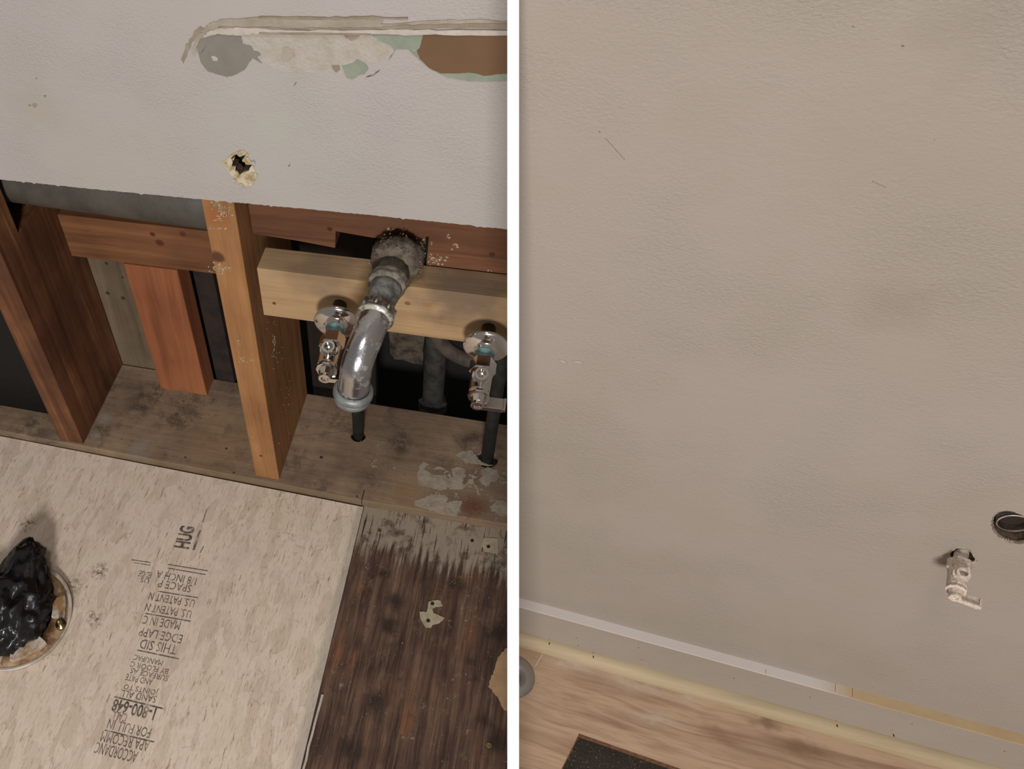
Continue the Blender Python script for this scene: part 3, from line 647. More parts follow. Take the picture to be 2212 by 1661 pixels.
for px, py, r in ((380, 900, 0.05), (300, 880, 0.04), (860, 960, 0.03), (215, 930, 0.03), (330, 850, 0.04), (1020, 950, 0.03), (75, 925, 0.05)):
    c = a.mix(a.math('MULTIPLY', a.blob(tuple(hit(px, py, 'z', P)), r, 0.95, vec=a.wob(0.03, 35)), a.mr(a.noise(60, detail=6, rough=0.75), 0.4, 0.58, 0.1, 0.8)), c, L3((66, 55, 46)))
for px, py, r in ((225, 905, 0.018), (205, 940, 0.014), (300, 965, 0.025), (285, 990, 0.02)):
    c = a.mix(a.math('MULTIPLY', a.blob(tuple(hit(px, py, 'z', P)), r, 0.9, vec=a.wob(0.02, 40)), 0.45), c, L3((150, 142, 132)))
pl = None
for px, py, r in ((985, 1030, 0.030), (1040, 1045, 0.03), (930, 1045, 0.018), (1080, 1025, 0.02), (1000, 1085, 0.028), (1070, 1100, 0.02), (1020, 985, 0.02), (825, 965, 0.014), (805, 1000, 0.012), (850, 1015, 0.012), (1050, 975, 0.018), (940, 1080, 0.02)):
    q = a.blob(tuple(hit(px, py, 'z', P)), r, 0.6, vec=a.wob(0.02, 60)); pl = q if pl is None else a.math('MAXIMUM', pl, q)
plm = a.math('MULTIPLY', pl, a.mr(a.noise(75, detail=7, rough=0.72), 0.53, 0.57))
c = a.mix(plm, c, a.mix(a.noise(200), L3((178, 166, 148)), L3((150, 138, 122))))
c = a.mix(a.math('MULTIPLY', a.blob(tuple(hit(1022, 1095, 'z', P)), 0.028, 0.9, vec=a.wob(0.02, 45)), 0.8), c, L3((104, 62, 34)))
c = a.mix(a.math('MULTIPLY', a.blob(tuple(hit(880, 1070, 'z', P)), 0.03, 0.5, vec=a.wob(0.02, 30)), 0.5), c, L3((140, 108, 74)))
c = a.mix(a.mr(a.noise(160, detail=3), 0.70, 0.76, 0.0, 0.8), c, L3((52, 36, 28)))
zz = a.sep()
c = a.mix(a.math('MULTIPLY', a.mr(zz[1], -0.002, -0.006), 0.8), c, a.mix(a.noise(40, detail=6), L3((132, 112, 86)), L3((100, 82, 62))))
a.base(c); a.bump(a.math('ADD', g1, a.math('MULTIPLY', plm, 0.8)), 0.6, 0.0014); m_plate = a.m
bm = bmesh.new()
# front edge follows the board line seen against the floor
fr = [(-0.95, -0.0015), (-0.45, -0.003), (-0.25, -0.004), (0.0, -0.0055), (0.12, -0.007), (0.30, -0.0035), (0.5, -0.002)]
prism(bm, [Vector((x, y+0.0, P)) for x, y in fr]+[Vector((0.5, 0.1628, P)), Vector((-0.95, 0.1628, P))], (0, 0, -0.03),
      holes=[[p+Vector((math.cos(t), math.sin(t), 0))*r for t in [2*PI*i/16 for i in range(16)]] for p, r in ((Vector((0.0925, 0.1005, P)), 0.0105), (Vector((0.2770, 0.0975, P)), 0.0145))])
clip(bm, -1)
plate = link('bottom_plate', bm, m_plate, bevel=0.0016); tag(plate, 'dirty stained bottom plate lying along the floor edge under the studs', 'board')
bm = bmesh.new(); bp = hit(785, 1066, 'z', P+0.0002); box(bm, (bp.x-0.0005, -0.007, P-0.012), (bp.x+0.0006, 0.010, P+0.0003)); link('saw_cut_shade', bm, m_void, plate)
for x, y, r in ((489, 969, 0.0018), (694, 988, 0.0024), (505, 1021, 0.0016), (771, 1072, 0.0014), (400, 988, 0.0014)):
    p = hit(x, y, 'z', P); bm = bmesh.new(); lathe(bm, p-ZU*0.001, ZU, [(0, r), (0.0012, r), (0.0013, r*0.6)], 12); link('nail_hole', bm, m_dk, plate)
m_platepl = plain('flaked_plaster', (164, 151, 134), 0.85, var=(142, 128, 110), sc=110, bump=0.6)
for k, q in enumerate([[(690,600),(760,570),(860,580),(910,610),(880,660),(930,700),(870,740),(860,830),(900,870),(870,905),(660,910),(640,880),(600,850),(540,700),(600,690),(620,740),(700,760),(710,690)],
    [(110,1090),(250,1050),(400,1000),(560,990),(640,1050),(600,1130),(700,1100),(860,1090),(820,1200),(740,1330),(500,1290),(330,1230),(200,1200),(120,1170)],
    [(190,540),(260,480),(330,520),(250,600),(420,690),(560,690),(600,760),(620,900),(520,930),(400,900),(280,860),(170,830),(150,700)],
    [(1140,620),(1250,570),(1400,620),(1440,720),(1380,780),(1300,800),(1230,870),(1150,830),(1100,760),(1180,700)],
    [(760,370),(860,320),(1000,310),(1070,380),(1110,450),(1180,500),(1340,545),(1200,545),(1060,510),(920,500),(840,440)],
    [(950,760),(1030,740),(1040,820),(960,840)], [(1290,1180),(1400,1080),(1540,1100),(1580,1300),(1480,1340),(1400,1280),(1300,1240)],
    [(520,560),(660,640),(560,600),(400,600),(450,565)]]):
    bm = bmesh.new(); zp = P+0.0003+0.00003*k
    prism(bm, [Vector((p.x, p.y, zp)) for p in jag([hit(880+x/7.22, 930+y/7.22, 'z', zp) for x, y in q], 0.0009, 5, 40+k)], (0, 0, -0.0006)); clip(bm, -1)
    link('flaked_plaster', bm, m_platepl, plate)
# black sheet left of the first stud
a = M('black_plastic', 0.5, spec=0.3); a.base((15, 15, 15)); a.bump(a.noise(30, detail=5), 0.8, 0.006); a.bump(a.noise(400, detail=2), 0.3, 0.0006); m_blk = a.m
bm = bmesh.new()
box(bm, (-0.72, 0.043, P+0.0008), (-0.3485, 0.047, 0.50))
o = link('plastic_sheet', bm, m_blk, base=(-0.5, 0.045, P)); tag(o, 'black plastic sheet hanging behind the plate left of the reddish stud', 'plastic sheet')
# dark boards at the back of the right half of the cavity
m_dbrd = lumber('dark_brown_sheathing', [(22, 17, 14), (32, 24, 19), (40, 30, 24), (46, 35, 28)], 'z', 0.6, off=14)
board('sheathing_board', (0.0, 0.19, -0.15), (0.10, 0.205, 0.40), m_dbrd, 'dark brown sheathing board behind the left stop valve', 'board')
m_rot = plain('rotten_grey_board', (86, 75, 62), 0.95, var=(40, 32, 26), sc=75, bump=1.0, bs=120)
rp = [(842, 736), (915, 742), (912, 788), (895, 786), (872, 778), (852, 776), (843, 765)]
bm = bmesh.new(); prism(bm, jag([hit(x, y, 'y', 0.175) for x, y in [(835,650),(930,650)]+rp[1:]+rp[:1]], 0.001, 3, 4), (0, 0.012, 0))
# keep planar
o = link('rotten_board', bm, m_rot, base=None); tag(o, 'rotten grey board end hanging under the pine block beside the vent pipe', 'board')

# ================================================================ PIPES
m_chrome = metal('chrome', (232, 226, 220), 0.10, bump=0.02)
m_chromew = metal('worn_chrome', (206, 206, 208), 0.22, grime=(112, 104, 92), gsc=65, thr=0.53, amt=0.8, bump=0.35)
m_nutc = metal('dull_slip_nut', (188, 188, 186), 0.38, grime=(170, 160, 134), gsc=70, thr=0.48, amt=0.8, bump=0.4)
m_zinc = plain('cast_zinc_nut', (150, 152, 150), 0.5, 0.5, var=(120, 122, 120), sc=70, bump=0.4)
m_nip = plain('limed_nipple', (150, 148, 142), 0.6, 0.35, var=(82, 80, 78), sc=75, bump=0.9)
m_iron = plain('crusted_cast_iron', (108, 96, 82), 0.9, 0.0, var=(66, 56, 46), sc=95, bump=1.0, bs=170)
m_copper = plain('verdigris_copper', (34, 33, 31), 0.6, 0.2, var=(54, 56, 52), sc=70, bump=0.4)
m_teal = plain('teal_verdigris', (118, 148, 146), 0.6, 0.2, var=(92, 118, 116), sc=150, bump=0.4)
m_stub = metal('dull_stub', (120, 112, 104), 0.35, bump=0.1)
m_galv = plain('oxidised_galvanised', (64, 62, 54), 0.8, 0.1, var=(32, 31, 28), sc=60, bump=0.8)

def arm(P_, r): return P_
nA = Vector((0.1620, 0.0, 0.4505)); nB = Vector((0.1575, -0.070, 0.4490))
dr = empty('drain_trap_arm', (0.158, 0.0, 0.40), 'chrome trap arm bending down from the crusted drain hub, open at its nut', 'drain pipe')
HZ = 0.4490
bm = bmesh.new(); lathe(bm, (0.1640, 0.033, HZ), (-0.04, -1, 0.0), [(0, 0.012), (0.005, 0.0190), (0.010, 0.0240), (0.016, 0.0264), (0.024, 0.0266), (0.029, 0.0245), (0.033, 0.019)], 56, jit=0.08)
bmesh.ops.subdivide_edges(bm, edges=bm.edges[:], cuts=1, use_grid_fill=True)
for v in bm.verts: v.co += Vector((mnoise.noise(v.co*150), mnoise.noise(v.co*150+Vector((5, 0, 0))), mnoise.noise(v.co*150+Vector((0, 7, 0)))))*0.0020
link('pipe_hub', bm, m_iron, dr, smooth=True)
ax = (nB-nA).normalized()
p0 = Vector((0.1618, -0.004, 0.4500))
bm = bmesh.new(); lathe(bm, p0, ax, [(0, 0.0165), (0.010, 0.0168), (0.013, 0.0190), (0.0155, 0.0196), (0.018, 0.0186), (0.0205, 0.0197), (0.0235, 0.0194), (0.025, 0.0170)], 48, jit=0.09)
link('locknut', bm, plain('crusted_ring', (134, 126, 112), 0.8, 0.1, var=(88, 78, 66), sc=110, bump=0.9), dr, smooth=True)
bm = bmesh.new(); lathe(bm, p0+ax*0.022, ax, [(0, 0.0160), (0.010, 0.0158), (0.022, 0.0148), (0.034, 0.0155), (0.044, 0.0150)], 48, jit=0.05); link('nipple', bm, m_nip, dr, smooth=True)
bm = bmesh.new(); q0 = p0+ax*0.052
lathe(bm, q0, ax, [(0, 0.0150), (0.002, 0.0170), (0.012, 0.0172), (0.0125, 0.0186), (0.0155, 0.0188), (0.0165, 0.0180), (0.0185, 0.0158)], 52)
for k in range(8):
    u, v, w = frame(ax); an = 2*PI*k/8; c0 = q0+(u*math.cos(an)+v*math.sin(an))*0.0168
    tube(bm, [c0+ax*0.002, c0+ax*0.0122], 0.0016, 8)
link('slip_nut', bm, m_nutc, dr, smooth=True)
# bent chrome tube
q1 = q0+ax*0.016; pend = Vector((0.1455, -0.1200, 0.3925)); down = Vector((-0.10, -0.08, -1)).normalized(); fwd = ax
k1 = q1+fwd*0.003; k2 = pend-down*0.026; pts = [q1, k1]
for i in range(1, 15):
    t = i/15; h1 = k1+fwd*0.016; h2 = k2-down*0.022
    pts.append(k1*(1-t)**3+h1*3*t*(1-t)**2+h2*3*t*t*(1-t)+k2*t**3)
pts += [k2, pend-down*0.015, pend]
bm = bmesh.new(); tube(bm, curve(pts, 3), 0.0154, 48, cap=False)
tube(bm, curve(pts, 2)[-6:], 0.0142, 40, cap=False)
o = link('trap_tube', bm, m_chromew, dr, smooth=True)
bm = bmesh.new(); lathe(bm, pend-down*0.004, down, [(0, 0.0158), (-0.0005, 0.0170), (0.0015, 0.0196), (0.0070, 0.0200), (0.0080, 0.0192), (0.0085, 0.0176), (0.0095, 0.0189), (0.0150, 0.0182), (0.0156, 0.0164), (0.010, 0.0157), (0.0, 0.0157)], 56, cap=False); link('trap_nut', bm, m_zinc, dr, smooth=True)
dr_end = pend

def valve(P0, P1, s, label, painted=None, with_esc=True, group=None, t0=0.0):
    """quarter-turn stop valve standing out of the wall along P0 > P1"""
    P0 = Vector(P0); w = (Vector(P1)-P0).normalized(); u = (XR if painted else Vector((1, 0, 0))); u = (u-w*u.dot(w)).normalized(); v = u.cross(w); v = v if v.z > 0 else -v
    root = empty('stop_valve', P0, label, 'valve', group)
    ch = painted or m_chrome
    def lt(name, prof, mat, seg=32, smooth=True, org=P0, d=w, par=root, up=v):
        bm = bmesh.new(); lathe(bm, org, d, [(t*s, r*s) for t, r in prof], seg, up=up); return link(name, bm, mat, par, smooth=smooth)
    lt('stub_pipe', [(t0, 0.0072), (0.047, 0.0072)], painted or m_stub)
    if with_esc:
        bm = bmesh.new()
        lathe(bm, P0, w, [(t*s, r*s) for t, r in [(0.0245, 0.0222), (0.0260, 0.0229), (0.0270, 0.0224), (0.0285, 0.0198), (0.0305, 0.0130), (0.0315, 0.0095), (0.0355, 0.0088), (0.0357, 0.0080), (0.0315, 0.0082), (0.0272, 0.0214), (0.0245, 0.0222)]], 64, up=v, cap=False)
        link('escutcheon', bm, m_chrome, root, smooth=True)['label'] = 'round chrome escutcheon slid along the stub'
        lt('ferrule', [(0.0335, 0.0088), (0.0345, 0.0094), (0.0358, 0.0094), (0.0365, 0.0084), (0.0465, 0.0083)], m_teal)
    lt('compression_nut', [(0.0455, 0.0100), (0.0468, 0.0128), (0.0595, 0.0128), (0.0612, 0.0112)], ch, 6, smooth=False)
    bm = bmesh.new()
    lathe(bm, P0, w, [(t*s, r*s) for t, r in [(0.0600, 0.0112), (0.0640, 0.0104), (0.0840, 0.0098), (0.0850, 0.0090)]], 32, up=v)
    link('valve_body', bm, ch, root, smooth=False, bevel=0.0003)
    po = P0+w*0.0705*s+v*0.004*s; pd = (v*0.94-w*0.34*-1).normalized() if False else (v+w*0.25).normalized()
    bm = bmesh.new(); lathe(bm, po, pd, [(t*s, r*s) for t, r in [(0, 0.0088), (0.0062, 0.0088), (0.0066, 0.0070), (0.0125, 0.0070), (0.0128, 0.0064), (0.0128, 0.0044), (0.006, 0.0040), (0.0058, 0.0)]], 32, up=w, cap=False)
    link('outlet_port', bm, ch, root, smooth=False)
    lt('packing_nut', [(0.0842, 0.0080), (0.0846, 0.0096), (0.0885, 0.0100), (0.0888, 0.0106), (0.0902, 0.0104), (0.0905, 0.0080)], ch, 10, smooth=False)
    lt('stem', [(0.0890, 0.0078), (0.0900, 0.0080), (0.0985, 0.0058), (0.0995, 0.0056)], ch, 8, smooth=False)
    # lever handle
    h = bmesh.new(); c = P0+w*0.0990*s
    lathe(h, c-w*0.001*s, w, [(0, 0.0064*s), (0.0034*s, 0.0062*s), (0.0036*s, 0.0034*s), (0.0018*s, 0.0028*s), (0.0016*s, 0.0)], 24, up=v)
    def LB(p): return c+u*p.x*s+v*p.y*s+w*p.z*s
    box(h, (0.0045, -0.0030, -0.0120), (0.0250, -0.0012, 0.0020), LB)
    box(h, (0.0040, -0.0042, 0.0000), (0.0235, 0.0012, 0.0028), LB)
    box(h, (0.0235, -0.0036, -0.0115), (0.0262, 0.0004, 0.0024), LB)
    hm = painted or m_chrome
    hd = link('lever_handle', h, hm, root, bevel=0.0004*s)
    return root
valve((0.1040, 0.0005, 0.3862), (0.1122, -0.100, 0.3865), 1.05, 'chrome stop valve to the left of the trap arm with its escutcheon behind the tube', group=None)
valve((0.2615, 0.0005, 0.3800), (0.2640, -0.100, 0.3765), 1.02, 'chrome stop valve at the right end of the pine block, beside the white divider')
a = M('greige_overpaint', 0.6, spec=0.3); c = a.mix(a.mr(a.noise(500, detail=3), 0.4, 0.65), (212, 196, 181), (186, 168, 150))
cr = a.n('ShaderNodeNewGeometry'); c = a.mix(a.mr(a.noise(260, detail=5, rough=0.7), 0.60, 0.66, 0.0, 0.7), c, L3((136, 106, 70))); a.base(c); a.bump(a.noise(500, detail=3), 0.5, 0.0006)
m_vp = a.m
s2 = 0.70; v0 = hitw(2077, 1192, WR+0.004); v1 = hitw(2063, 1290, WR-0.044)
wv = (v1-v0).normalized(); vstart = v1-wv*0.0995*s2
valve(vstart, v1, s2, 'stop valve smeared with wall paint, poking from a ragged hole in the taupe wall', painted=m_vp, with_esc=False, t0=0.0)

# supply pipes standing in the plate
bm = bmesh.new(); tube(bm, [(0.0925, 0.1005, -0.02), (0.0925, 0.1005, 0.34)], 0.0078, 24)
o = link('supply_pipe', bm, m_copper, base=(0.0925, 0.1005, -0.02), smooth=True); tag(o, 'dark green copper supply pipe rising from the plate under the chrome trap arm', 'pipe')
bm = bmesh.new(); tube(bm, [(0.2770, 0.0975, -0.02), (0.2770, 0.0975, 0.39)], 0.0085, 24)
o = link('supply_pipe', bm, m_copper, base=(0.2770, 0.0975, -0.02), smooth=True); tag(o, 'dark green copper supply pipe rising behind the right end stop valve', 'pipe')
# vent pipe with its coupling
vp0 = hit(934, 880, 'y', 0.195)
ve = empty('vent_pipe', (vp0.x, 0.195, vp0.z-0.1), 'corroded grey upright pipe with a hex coupling behind the bottom plate', 'pipe')
bm = bmesh.new(); tube(bm, [(vp0.x, 0.195, vp0.z-0.1), (vp0.x, 0.195, 0.33)], 0.0155, 28); link('pipe_shaft', bm, m_galv, ve, smooth=True)
bm = bmesh.new(); lathe(bm, (vp0.x, 0.195, vp0.z-0.006), ZU, [(0, 0.019), (0.002, 0.0215), (0.020, 0.0215), (0.024, 0.017)], 8); link('coupling', bm, m_galv, ve)
# curved grey pipe behind the right valve
cp = [hit(x, y, 'y', 0.185) for x, y in ((935, 715), (965, 752), (1005, 775), (1050, 782), (1100, 772))]
bm = bmesh.new(); tube(bm, curve(cp, 6), 0.0105, 20); clip(bm, -1)
o = link('bent_pipe', bm, plain('dusty_grey_pipe', (88, 78, 68), 0.8, 0.0, var=(60, 51, 43), sc=40), smooth=True); tag(o, 'bent dusty grey pipe curving behind the right end stop valve', 'pipe')
# horizontal grey drain pipe
bm = bmesh.new(); g0 = Vector((-0.60, 0.092, 0.4585)); g1_ = Vector((-0.036, 0.092, 0.4380)); dgp = (g1_-g0)
tube(bm, [g0+dgp*k/12 for k in range(13)], 0.0375, 48)
o = link('drain_pipe', bm, plain('grey_cast_pipe', (88, 82, 73), 0.6, 0.05, var=(70, 65, 57), sc=20, bump=0.3), smooth=True, base=tuple((g0+g1_)/2)); tag(o, 'thick grey horizontal drain pipe under the drywall edge, through the notched stud', 'pipe')
bm = bmesh.new(); box(bm, (-0.3083, 0.150, 0.352), (-0.0355, 0.164, 0.60)); link('blocking_board', bm, plain('dark_brown_board', (58, 46, 38), 0.9, var=(40, 32, 27), sc=30), base=(-0.17, 0.157, 0.352))  # plain dark brown board
bpy.data.objects['blocking_board.001']['label'] = 'dark brown board behind the grey horizontal drain pipe'; bpy.data.objects['blocking_board.001']['category'] = 'board'
# drain stub inside the right wall's round hole
pc = hitw(2190, 1131, WR+0.003)
bm = bmesh.new(); lathe(bm, pc, YR, [(0, 0.0101), (0, 0.0110), (0.0012, 0.0110), (0.0012, 0.0101), (0, 0.0101)], 40, cap=False)
o = link('drain_stub', bm, plain('pale_drain_stub', (188, 176, 162), 0.5, 0.2, var=(120, 100, 84), sc=80), smooth=True, base=tuple(pc)); tag(o, 'pale round drain stub inside the oval hole at the right edge of the taupe wall', 'pipe')
bm = bmesh.new(); lathe(bm, pc+YR*0.0012, YR, [(0, 0.0101), (0, 0.0109), (0.09, 0.0109), (0.09, 0.0100), (0, 0.0100)], 40, cap=False); link('stub_body', bm, plain('shaded_stub_body', (70, 58, 48), 0.8, var=(40, 32, 27), sc=90), o, smooth=True)  # dark colour carries the shade on the pipe behind its rim
bm = bmesh.new(); lathe(bm, pc+YR*0.006, YR, [(0, 0.0096), (0.001, 0.0096)], 24); link('stub_inside_shade', bm, plain('stub_shade', (44, 28, 20), 0.9), o)  # dark disc painted as the shade inside the pipe

# ================================================================ THINGS ON THE FLOOR
m_white = plain('dirty_white_flange', (206, 196, 184), 0.6, 0.0, var=(150, 110, 66), sc=42, bump=0.3)
m_rust = plain('rusty_ring', (176, 148, 112), 0.75, 0.1, var=(104, 68, 38), sc=45, bump=0.8)
fl = empty('closet_flange', (hc.x, hc.y, 0), 'stained white toilet flange set in the strand board floor, stuffed with a black bag', 'toilet flange')
bm = bmesh.new(); lathe(bm, hc-ZU*0.004, ZU, [(0.002, 0.055), (0.0055, 0.0765), (0.0100, 0.0775), (0.0105, 0.0760), (0.0075, 0.0725), (0.0072, 0.0560)], 80, cap=False); link('outer_rim', bm, plain('white_rim', (206, 196, 184), 0.6, var=(150, 128, 104), sc=30), fl, smooth=True)
bm = bmesh.new(); lathe(bm, hc-ZU*0.004, ZU, [(0.0045, 0.050), (0.0082, 0.0505), (0.0082, 0.0715), (0.0045, 0.072)], 80, cap=False, jit=0.01); link('rusty_band', bm, m_rust, fl, smooth=True)
for a0, a1, rr0, rr1 in ((-1.20, -0.42, 0.046, 0.066), (-2.0, -1.36, 0.046, 0.071), (0.15, 0.62, 0.052, 0.070)):
    bm = bmesh.new(); n = 10
    P_ = [hc+Vector((math.cos(t), math.sin(t), 0))*rr1+ZU*0.0105 for t in [a0+(a1-a0)*i/n for i in range(n+1)]]+[hc+Vector((math.cos(t), math.sin(t), 0))*rr0+ZU*0.0105 for t in [a1+(a0-a1)*i/n for i in range(n+1)]]
    prism(bm, P_, (0, 0, -0.008)); link('flange_segment', bm, m_white, fl, bevel=0.0006)
bo = hit(131, 1348, 'z', 0.008)
bm = bmesh.new(); lathe(bm, bo-ZU*0.003, ZU, [(0, 0.0075), (0.003, 0.0072), (0.0032, 0.0035), (0.013, 0.0033), (0.0145, 0.002)], 20); b_ = link('closet_bolt', bm, metal('brassy_bolt', (150, 132, 92), 0.3, grime=(80, 70, 48), thr=0.5), fl, smooth=True)
# black bag: one crumpled body with a twisted neck
bm = bmesh.new()
bmesh.ops.create_icosphere(bm, subdivisions=5, radius=1.0)
def crumple(v, k): return mnoise.noise(v*k)
for v in bm.verts:
    d = v.co.normalized(); nse = abs(mnoise.noise(d*2.3+Vector((3, 1, 0))))*0.55+abs(mnoise.noise(d*5.5))*0.28+abs(mnoise.noise(d*11))*0.12
    r = 1.0-nse*0.55
    v.co = Vector((d.x*0.064*r, d.y*0.070*r, max(d.z*0.036*r, -0.005)))
    t = v.co.y
    if d.y > 0.55 and d.z > -0.3:                # the gathered neck lifts towards the wall
        k = (d.y-0.55)/0.45; v.co += Vector((-0.004*k, 0.030*k, 0.020*k)); v.co.x *= 1-0.35*k*(1-k)*2
    v.co += hc+Vector((-0.0060, 0.004, 0.014))
me_t = bm
bmesh.ops.translate(bm, verts=bm.verts, vec=(0, 0, 0))
a = M('black_bin_bag', 0.28, spec=0.5); a.base((20, 19, 20)); a.bump(a.vor(1.0, vec=a.map((45, 28, 45), vec=a.wob(0.02, 25))).outputs['Distance'], 0.6, 0.004); a.bump(a.noise(40, detail=2, dist=1.2), 0.4, 0.003)
bag = link('bin_bag', bm, a.m, base=(hc.x, hc.y, 0.0), smooth=True); tag(bag, 'crumpled black plastic bag stuffed into the toilet flange', 'plastic bag')
bm = bmesh.new(); lathe(bm, hc-ZU*0.10, ZU, [(0.0, 0.0695), (0.098, 0.0695)], 48, cap=False); lathe(bm, hc-ZU*0.10, ZU, [(0, 0.07), (0.001, 0.07)], 48); link('flange_throat', bm, m_void, fl)

# half-round chrome plate against the divider
m_satin = metal('satin_steel', (186, 182, 178), 0.32, bump=0.02)
dcx = hit(1106, 1461, 'z', 0.0005)
bm = bmesh.new(); Rd = 0.0262
lathe(bm, dcx, ZU, [(0.0, Rd), (0.0012, Rd), (0.0020, Rd-0.001), (0.0026, Rd-0.008), (0.0030, 0.009), (0.0014, 0.009), (0.0012, Rd-0.003), (0.0, Rd-0.001)], 72, cap=False)
bmesh.ops.bisect_plane(bm, geom=bm.verts[:]+bm.edges[:]+bm.faces[:], plane_co=CAM+PN*(HT+0.0006), plane_no=PN, clear_inner=True)
o = link('floor_escutcheon', bm, m_satin, base=tuple(dcx), smooth=True); tag(o, 'half of a split round steel escutcheon plate on the oak floor beside the white divider', 'escutcheon')

# scraps of paper left on the plywood, with their nails
m_paperscrap = plain('old_underlay_paper', (176, 164, 138), 0.85, var=(156, 142, 114), sc=120, bump=0.3)
def B4(p): return [(640+x/4.615, 1120+y/4.615) for x, y in p]
def scrap(pts, label, seed, z=-0.0022, mat=m_paperscrap, name='paper_scrap', cl=False, jg=0.0005):
    bm = bmesh.new(); P_ = jag([hit(x, y, 'z', z) for x, y in pts], jg, 4, seed); P_ = [Vector((p.x, p.y, z)) for p in P_]
    prism(bm, P_, (0, 0, -0.0010))
    if cl: clip(bm, -1)
    c = sum(P_, Vector())/len(P_)
    o = link(name, bm, mat, base=(c.x, c.y, z)); return tag(o, label, 'scrap')
s1_ = scrap(B4([(1870,190),(2010,200),(2010,360),(1960,340),(1880,320),(1845,260)]), 'small pale paper scrap with a nail, near the bottom plate', 1)
s2_ = scrap(B4([(1320,830),(1400,810),(1440,820),(1460,870),(1390,880),(1360,900),(1365,940),(1480,990),(1430,1040),(1360,1060),(1340,1090),(1290,1085),(1240,1000),(1230,925),(1300,930)]), 'pale paper scrap shaped like a hook with two nails on the dark plywood', 2)
bare = scrap([(1130,1395),(1094,1400),(1082,1412),(1072,1430),(1066,1450),(1058,1470),(1055,1482),(1066,1495),(1080,1515),(1088,1533),(1130,1540)], 'smooth tan filler patch on the dark plywood beside the white divider', 3, z=-0.0020, mat=plain('tan_filler', (182, 148, 112), 0.8, var=(166, 134, 98), sc=60, bump=0.3), name='filler_patch', cl=True, jg=0.0009)
m_nail = metal('dull_nail_head', (92, 84, 74), 0.5, bump=0.2)
def nailhead(x, y, lab, r=0.0024, z=-0.0022, mat=m_nail, name='nail', proto=[None]):
    bm = bmesh.new(); p = hit(x, y, 'z', z)
    lathe(bm, p-ZU*0.001, ZU, [(0, r*0.9), (0.0012, r), (0.0018, r*0.92), (0.0019, r*0.5), (0.0014, r*0.4), (0.0014, 0.0)], 18)
    return tag(link(name, bm, mat, base=tuple(p), smooth=False), lab, 'nail' if name == 'nail' else 'screw')
nailhead(1055, 1181, 'nail head in the small paper scrap near the bottom plate')
nailhead(934, 1304, 'upper nail head in the hook-shaped paper scrap')
nailhead(925, 1341, 'lower nail head in the hook-shaped paper scrap')
nailhead(820, 1146, 'rusty nail head in the pale scraped strip beside the strand board', 0.0026, -0.003, plain('rust', (96, 58, 30), 0.9))
nailhead(1020, 1168, 'dark nail head just left of the small paper scrap', 0.0022, -0.003)
nailhead(1056, 1610, 'brassy screw head in the dark plywood below the tan filler patch', 0.0036, -0.003, metal('brassy_screw', (176, 156, 110), 0.35), 'screw')
# white strip of old adhesive in the seam
bm = bmesh.new(); P_ = []
for x, y in ((694,1500),(690,1516),(684,1538),(678,1560),(672,1585),(664,1612),(659,1640),(653,1660)): P_.append((x, y))
P_ = P_+[(x+5, y) for x, y in P_[::-1]]; prism(bm, [hit(x, y, 'z', -0.0012) for x, y in P_], (0, 0, -0.003)); o = link('seam_filler', bm, m_caulk); tag(o, 'thin white filler strip in the seam between strand board and plywood', 'filler')
# debris (nobody could count it)
def crumbs(name, spots, mat, label, z, size, seed, cat='debris', T=None):
    R = random.Random(seed); bm = bmesh.new()
    for x, y, sp, n in spots:
        for k in range(n):
            px, py = R.gauss(x, sp), R.gauss(y, sp*0.6)
            p = hit(px, py, 'z', z)
            s = R.uniform(0.4, 1.0)*size; q = [Vector((R.uniform(-1, 1), R.uniform(-1, 1), R.uniform(-0.3, 0.8)))*s for _ in range(5)]
            vs = [bm.verts.new(p+v+ZU*s*0.4) for v in q]
            try: bmesh.ops.convex_hull(bm, input=vs)
            except Exception: pass
    o = link(name, bm, mat); return tag(o, label, cat, kind='stuff')
m_dust = plain('sawdust', (214, 200, 176), 0.9)
crumbs('sawdust', [(1165, 1475, 12, 30), (1195, 1465, 26, 34), (1172, 1425, 9, 14), (1300, 1450, 60, 24), (1305, 1545, 30, 10), (1450, 1545, 60, 10), (1632, 1548, 5, 12), (1265, 1440, 14, 12)], m_dust, 'pale sawdust and crumbs scattered over the oak floor by the moulding', 0.0, 0.0007, 5)
m_crumb = plain('brown_crumbs', (134, 104, 72), 0.9, var=(72, 52, 34), sc=200)
crumbs('wood_crumbs', [(975, 1262, 22, 120), (990, 1250, 12, 60), (960, 1275, 16, 60)], m_crumb, 'heap of brown wood crumbs and fibres on the dark plywood', -0.003, 0.0009, 6)
crumbs('plate_crumbs', [(400, 862, 28, 110), (425, 878, 22, 80), (330, 845, 30, 50), (860, 955, 18, 90), (590, 1015, 8, 12), (700, 900, 40, 70)], plain('plate_dirt', (96, 76, 58), 0.95, var=(60, 46, 36), sc=200), 'dirt and wood crumbs gathered on the bottom plate', P, 0.0010, 8)
m_crust = plain('plaster_grit', (176, 164, 146), 0.9, var=(128, 114, 96), sc=200)
crumbs('plaster_grit', [(800, 970, 20, 40), (820, 1005, 20, 30), (1000, 1040, 40, 70), (1030, 990, 20, 40), (940, 1140, 60, 60), (830, 1120, 30, 20), (215, 935, 10, 25)], m_crust, 'pale plaster grit lying on the bottom plate and floor edge', P, 0.0007, 9)
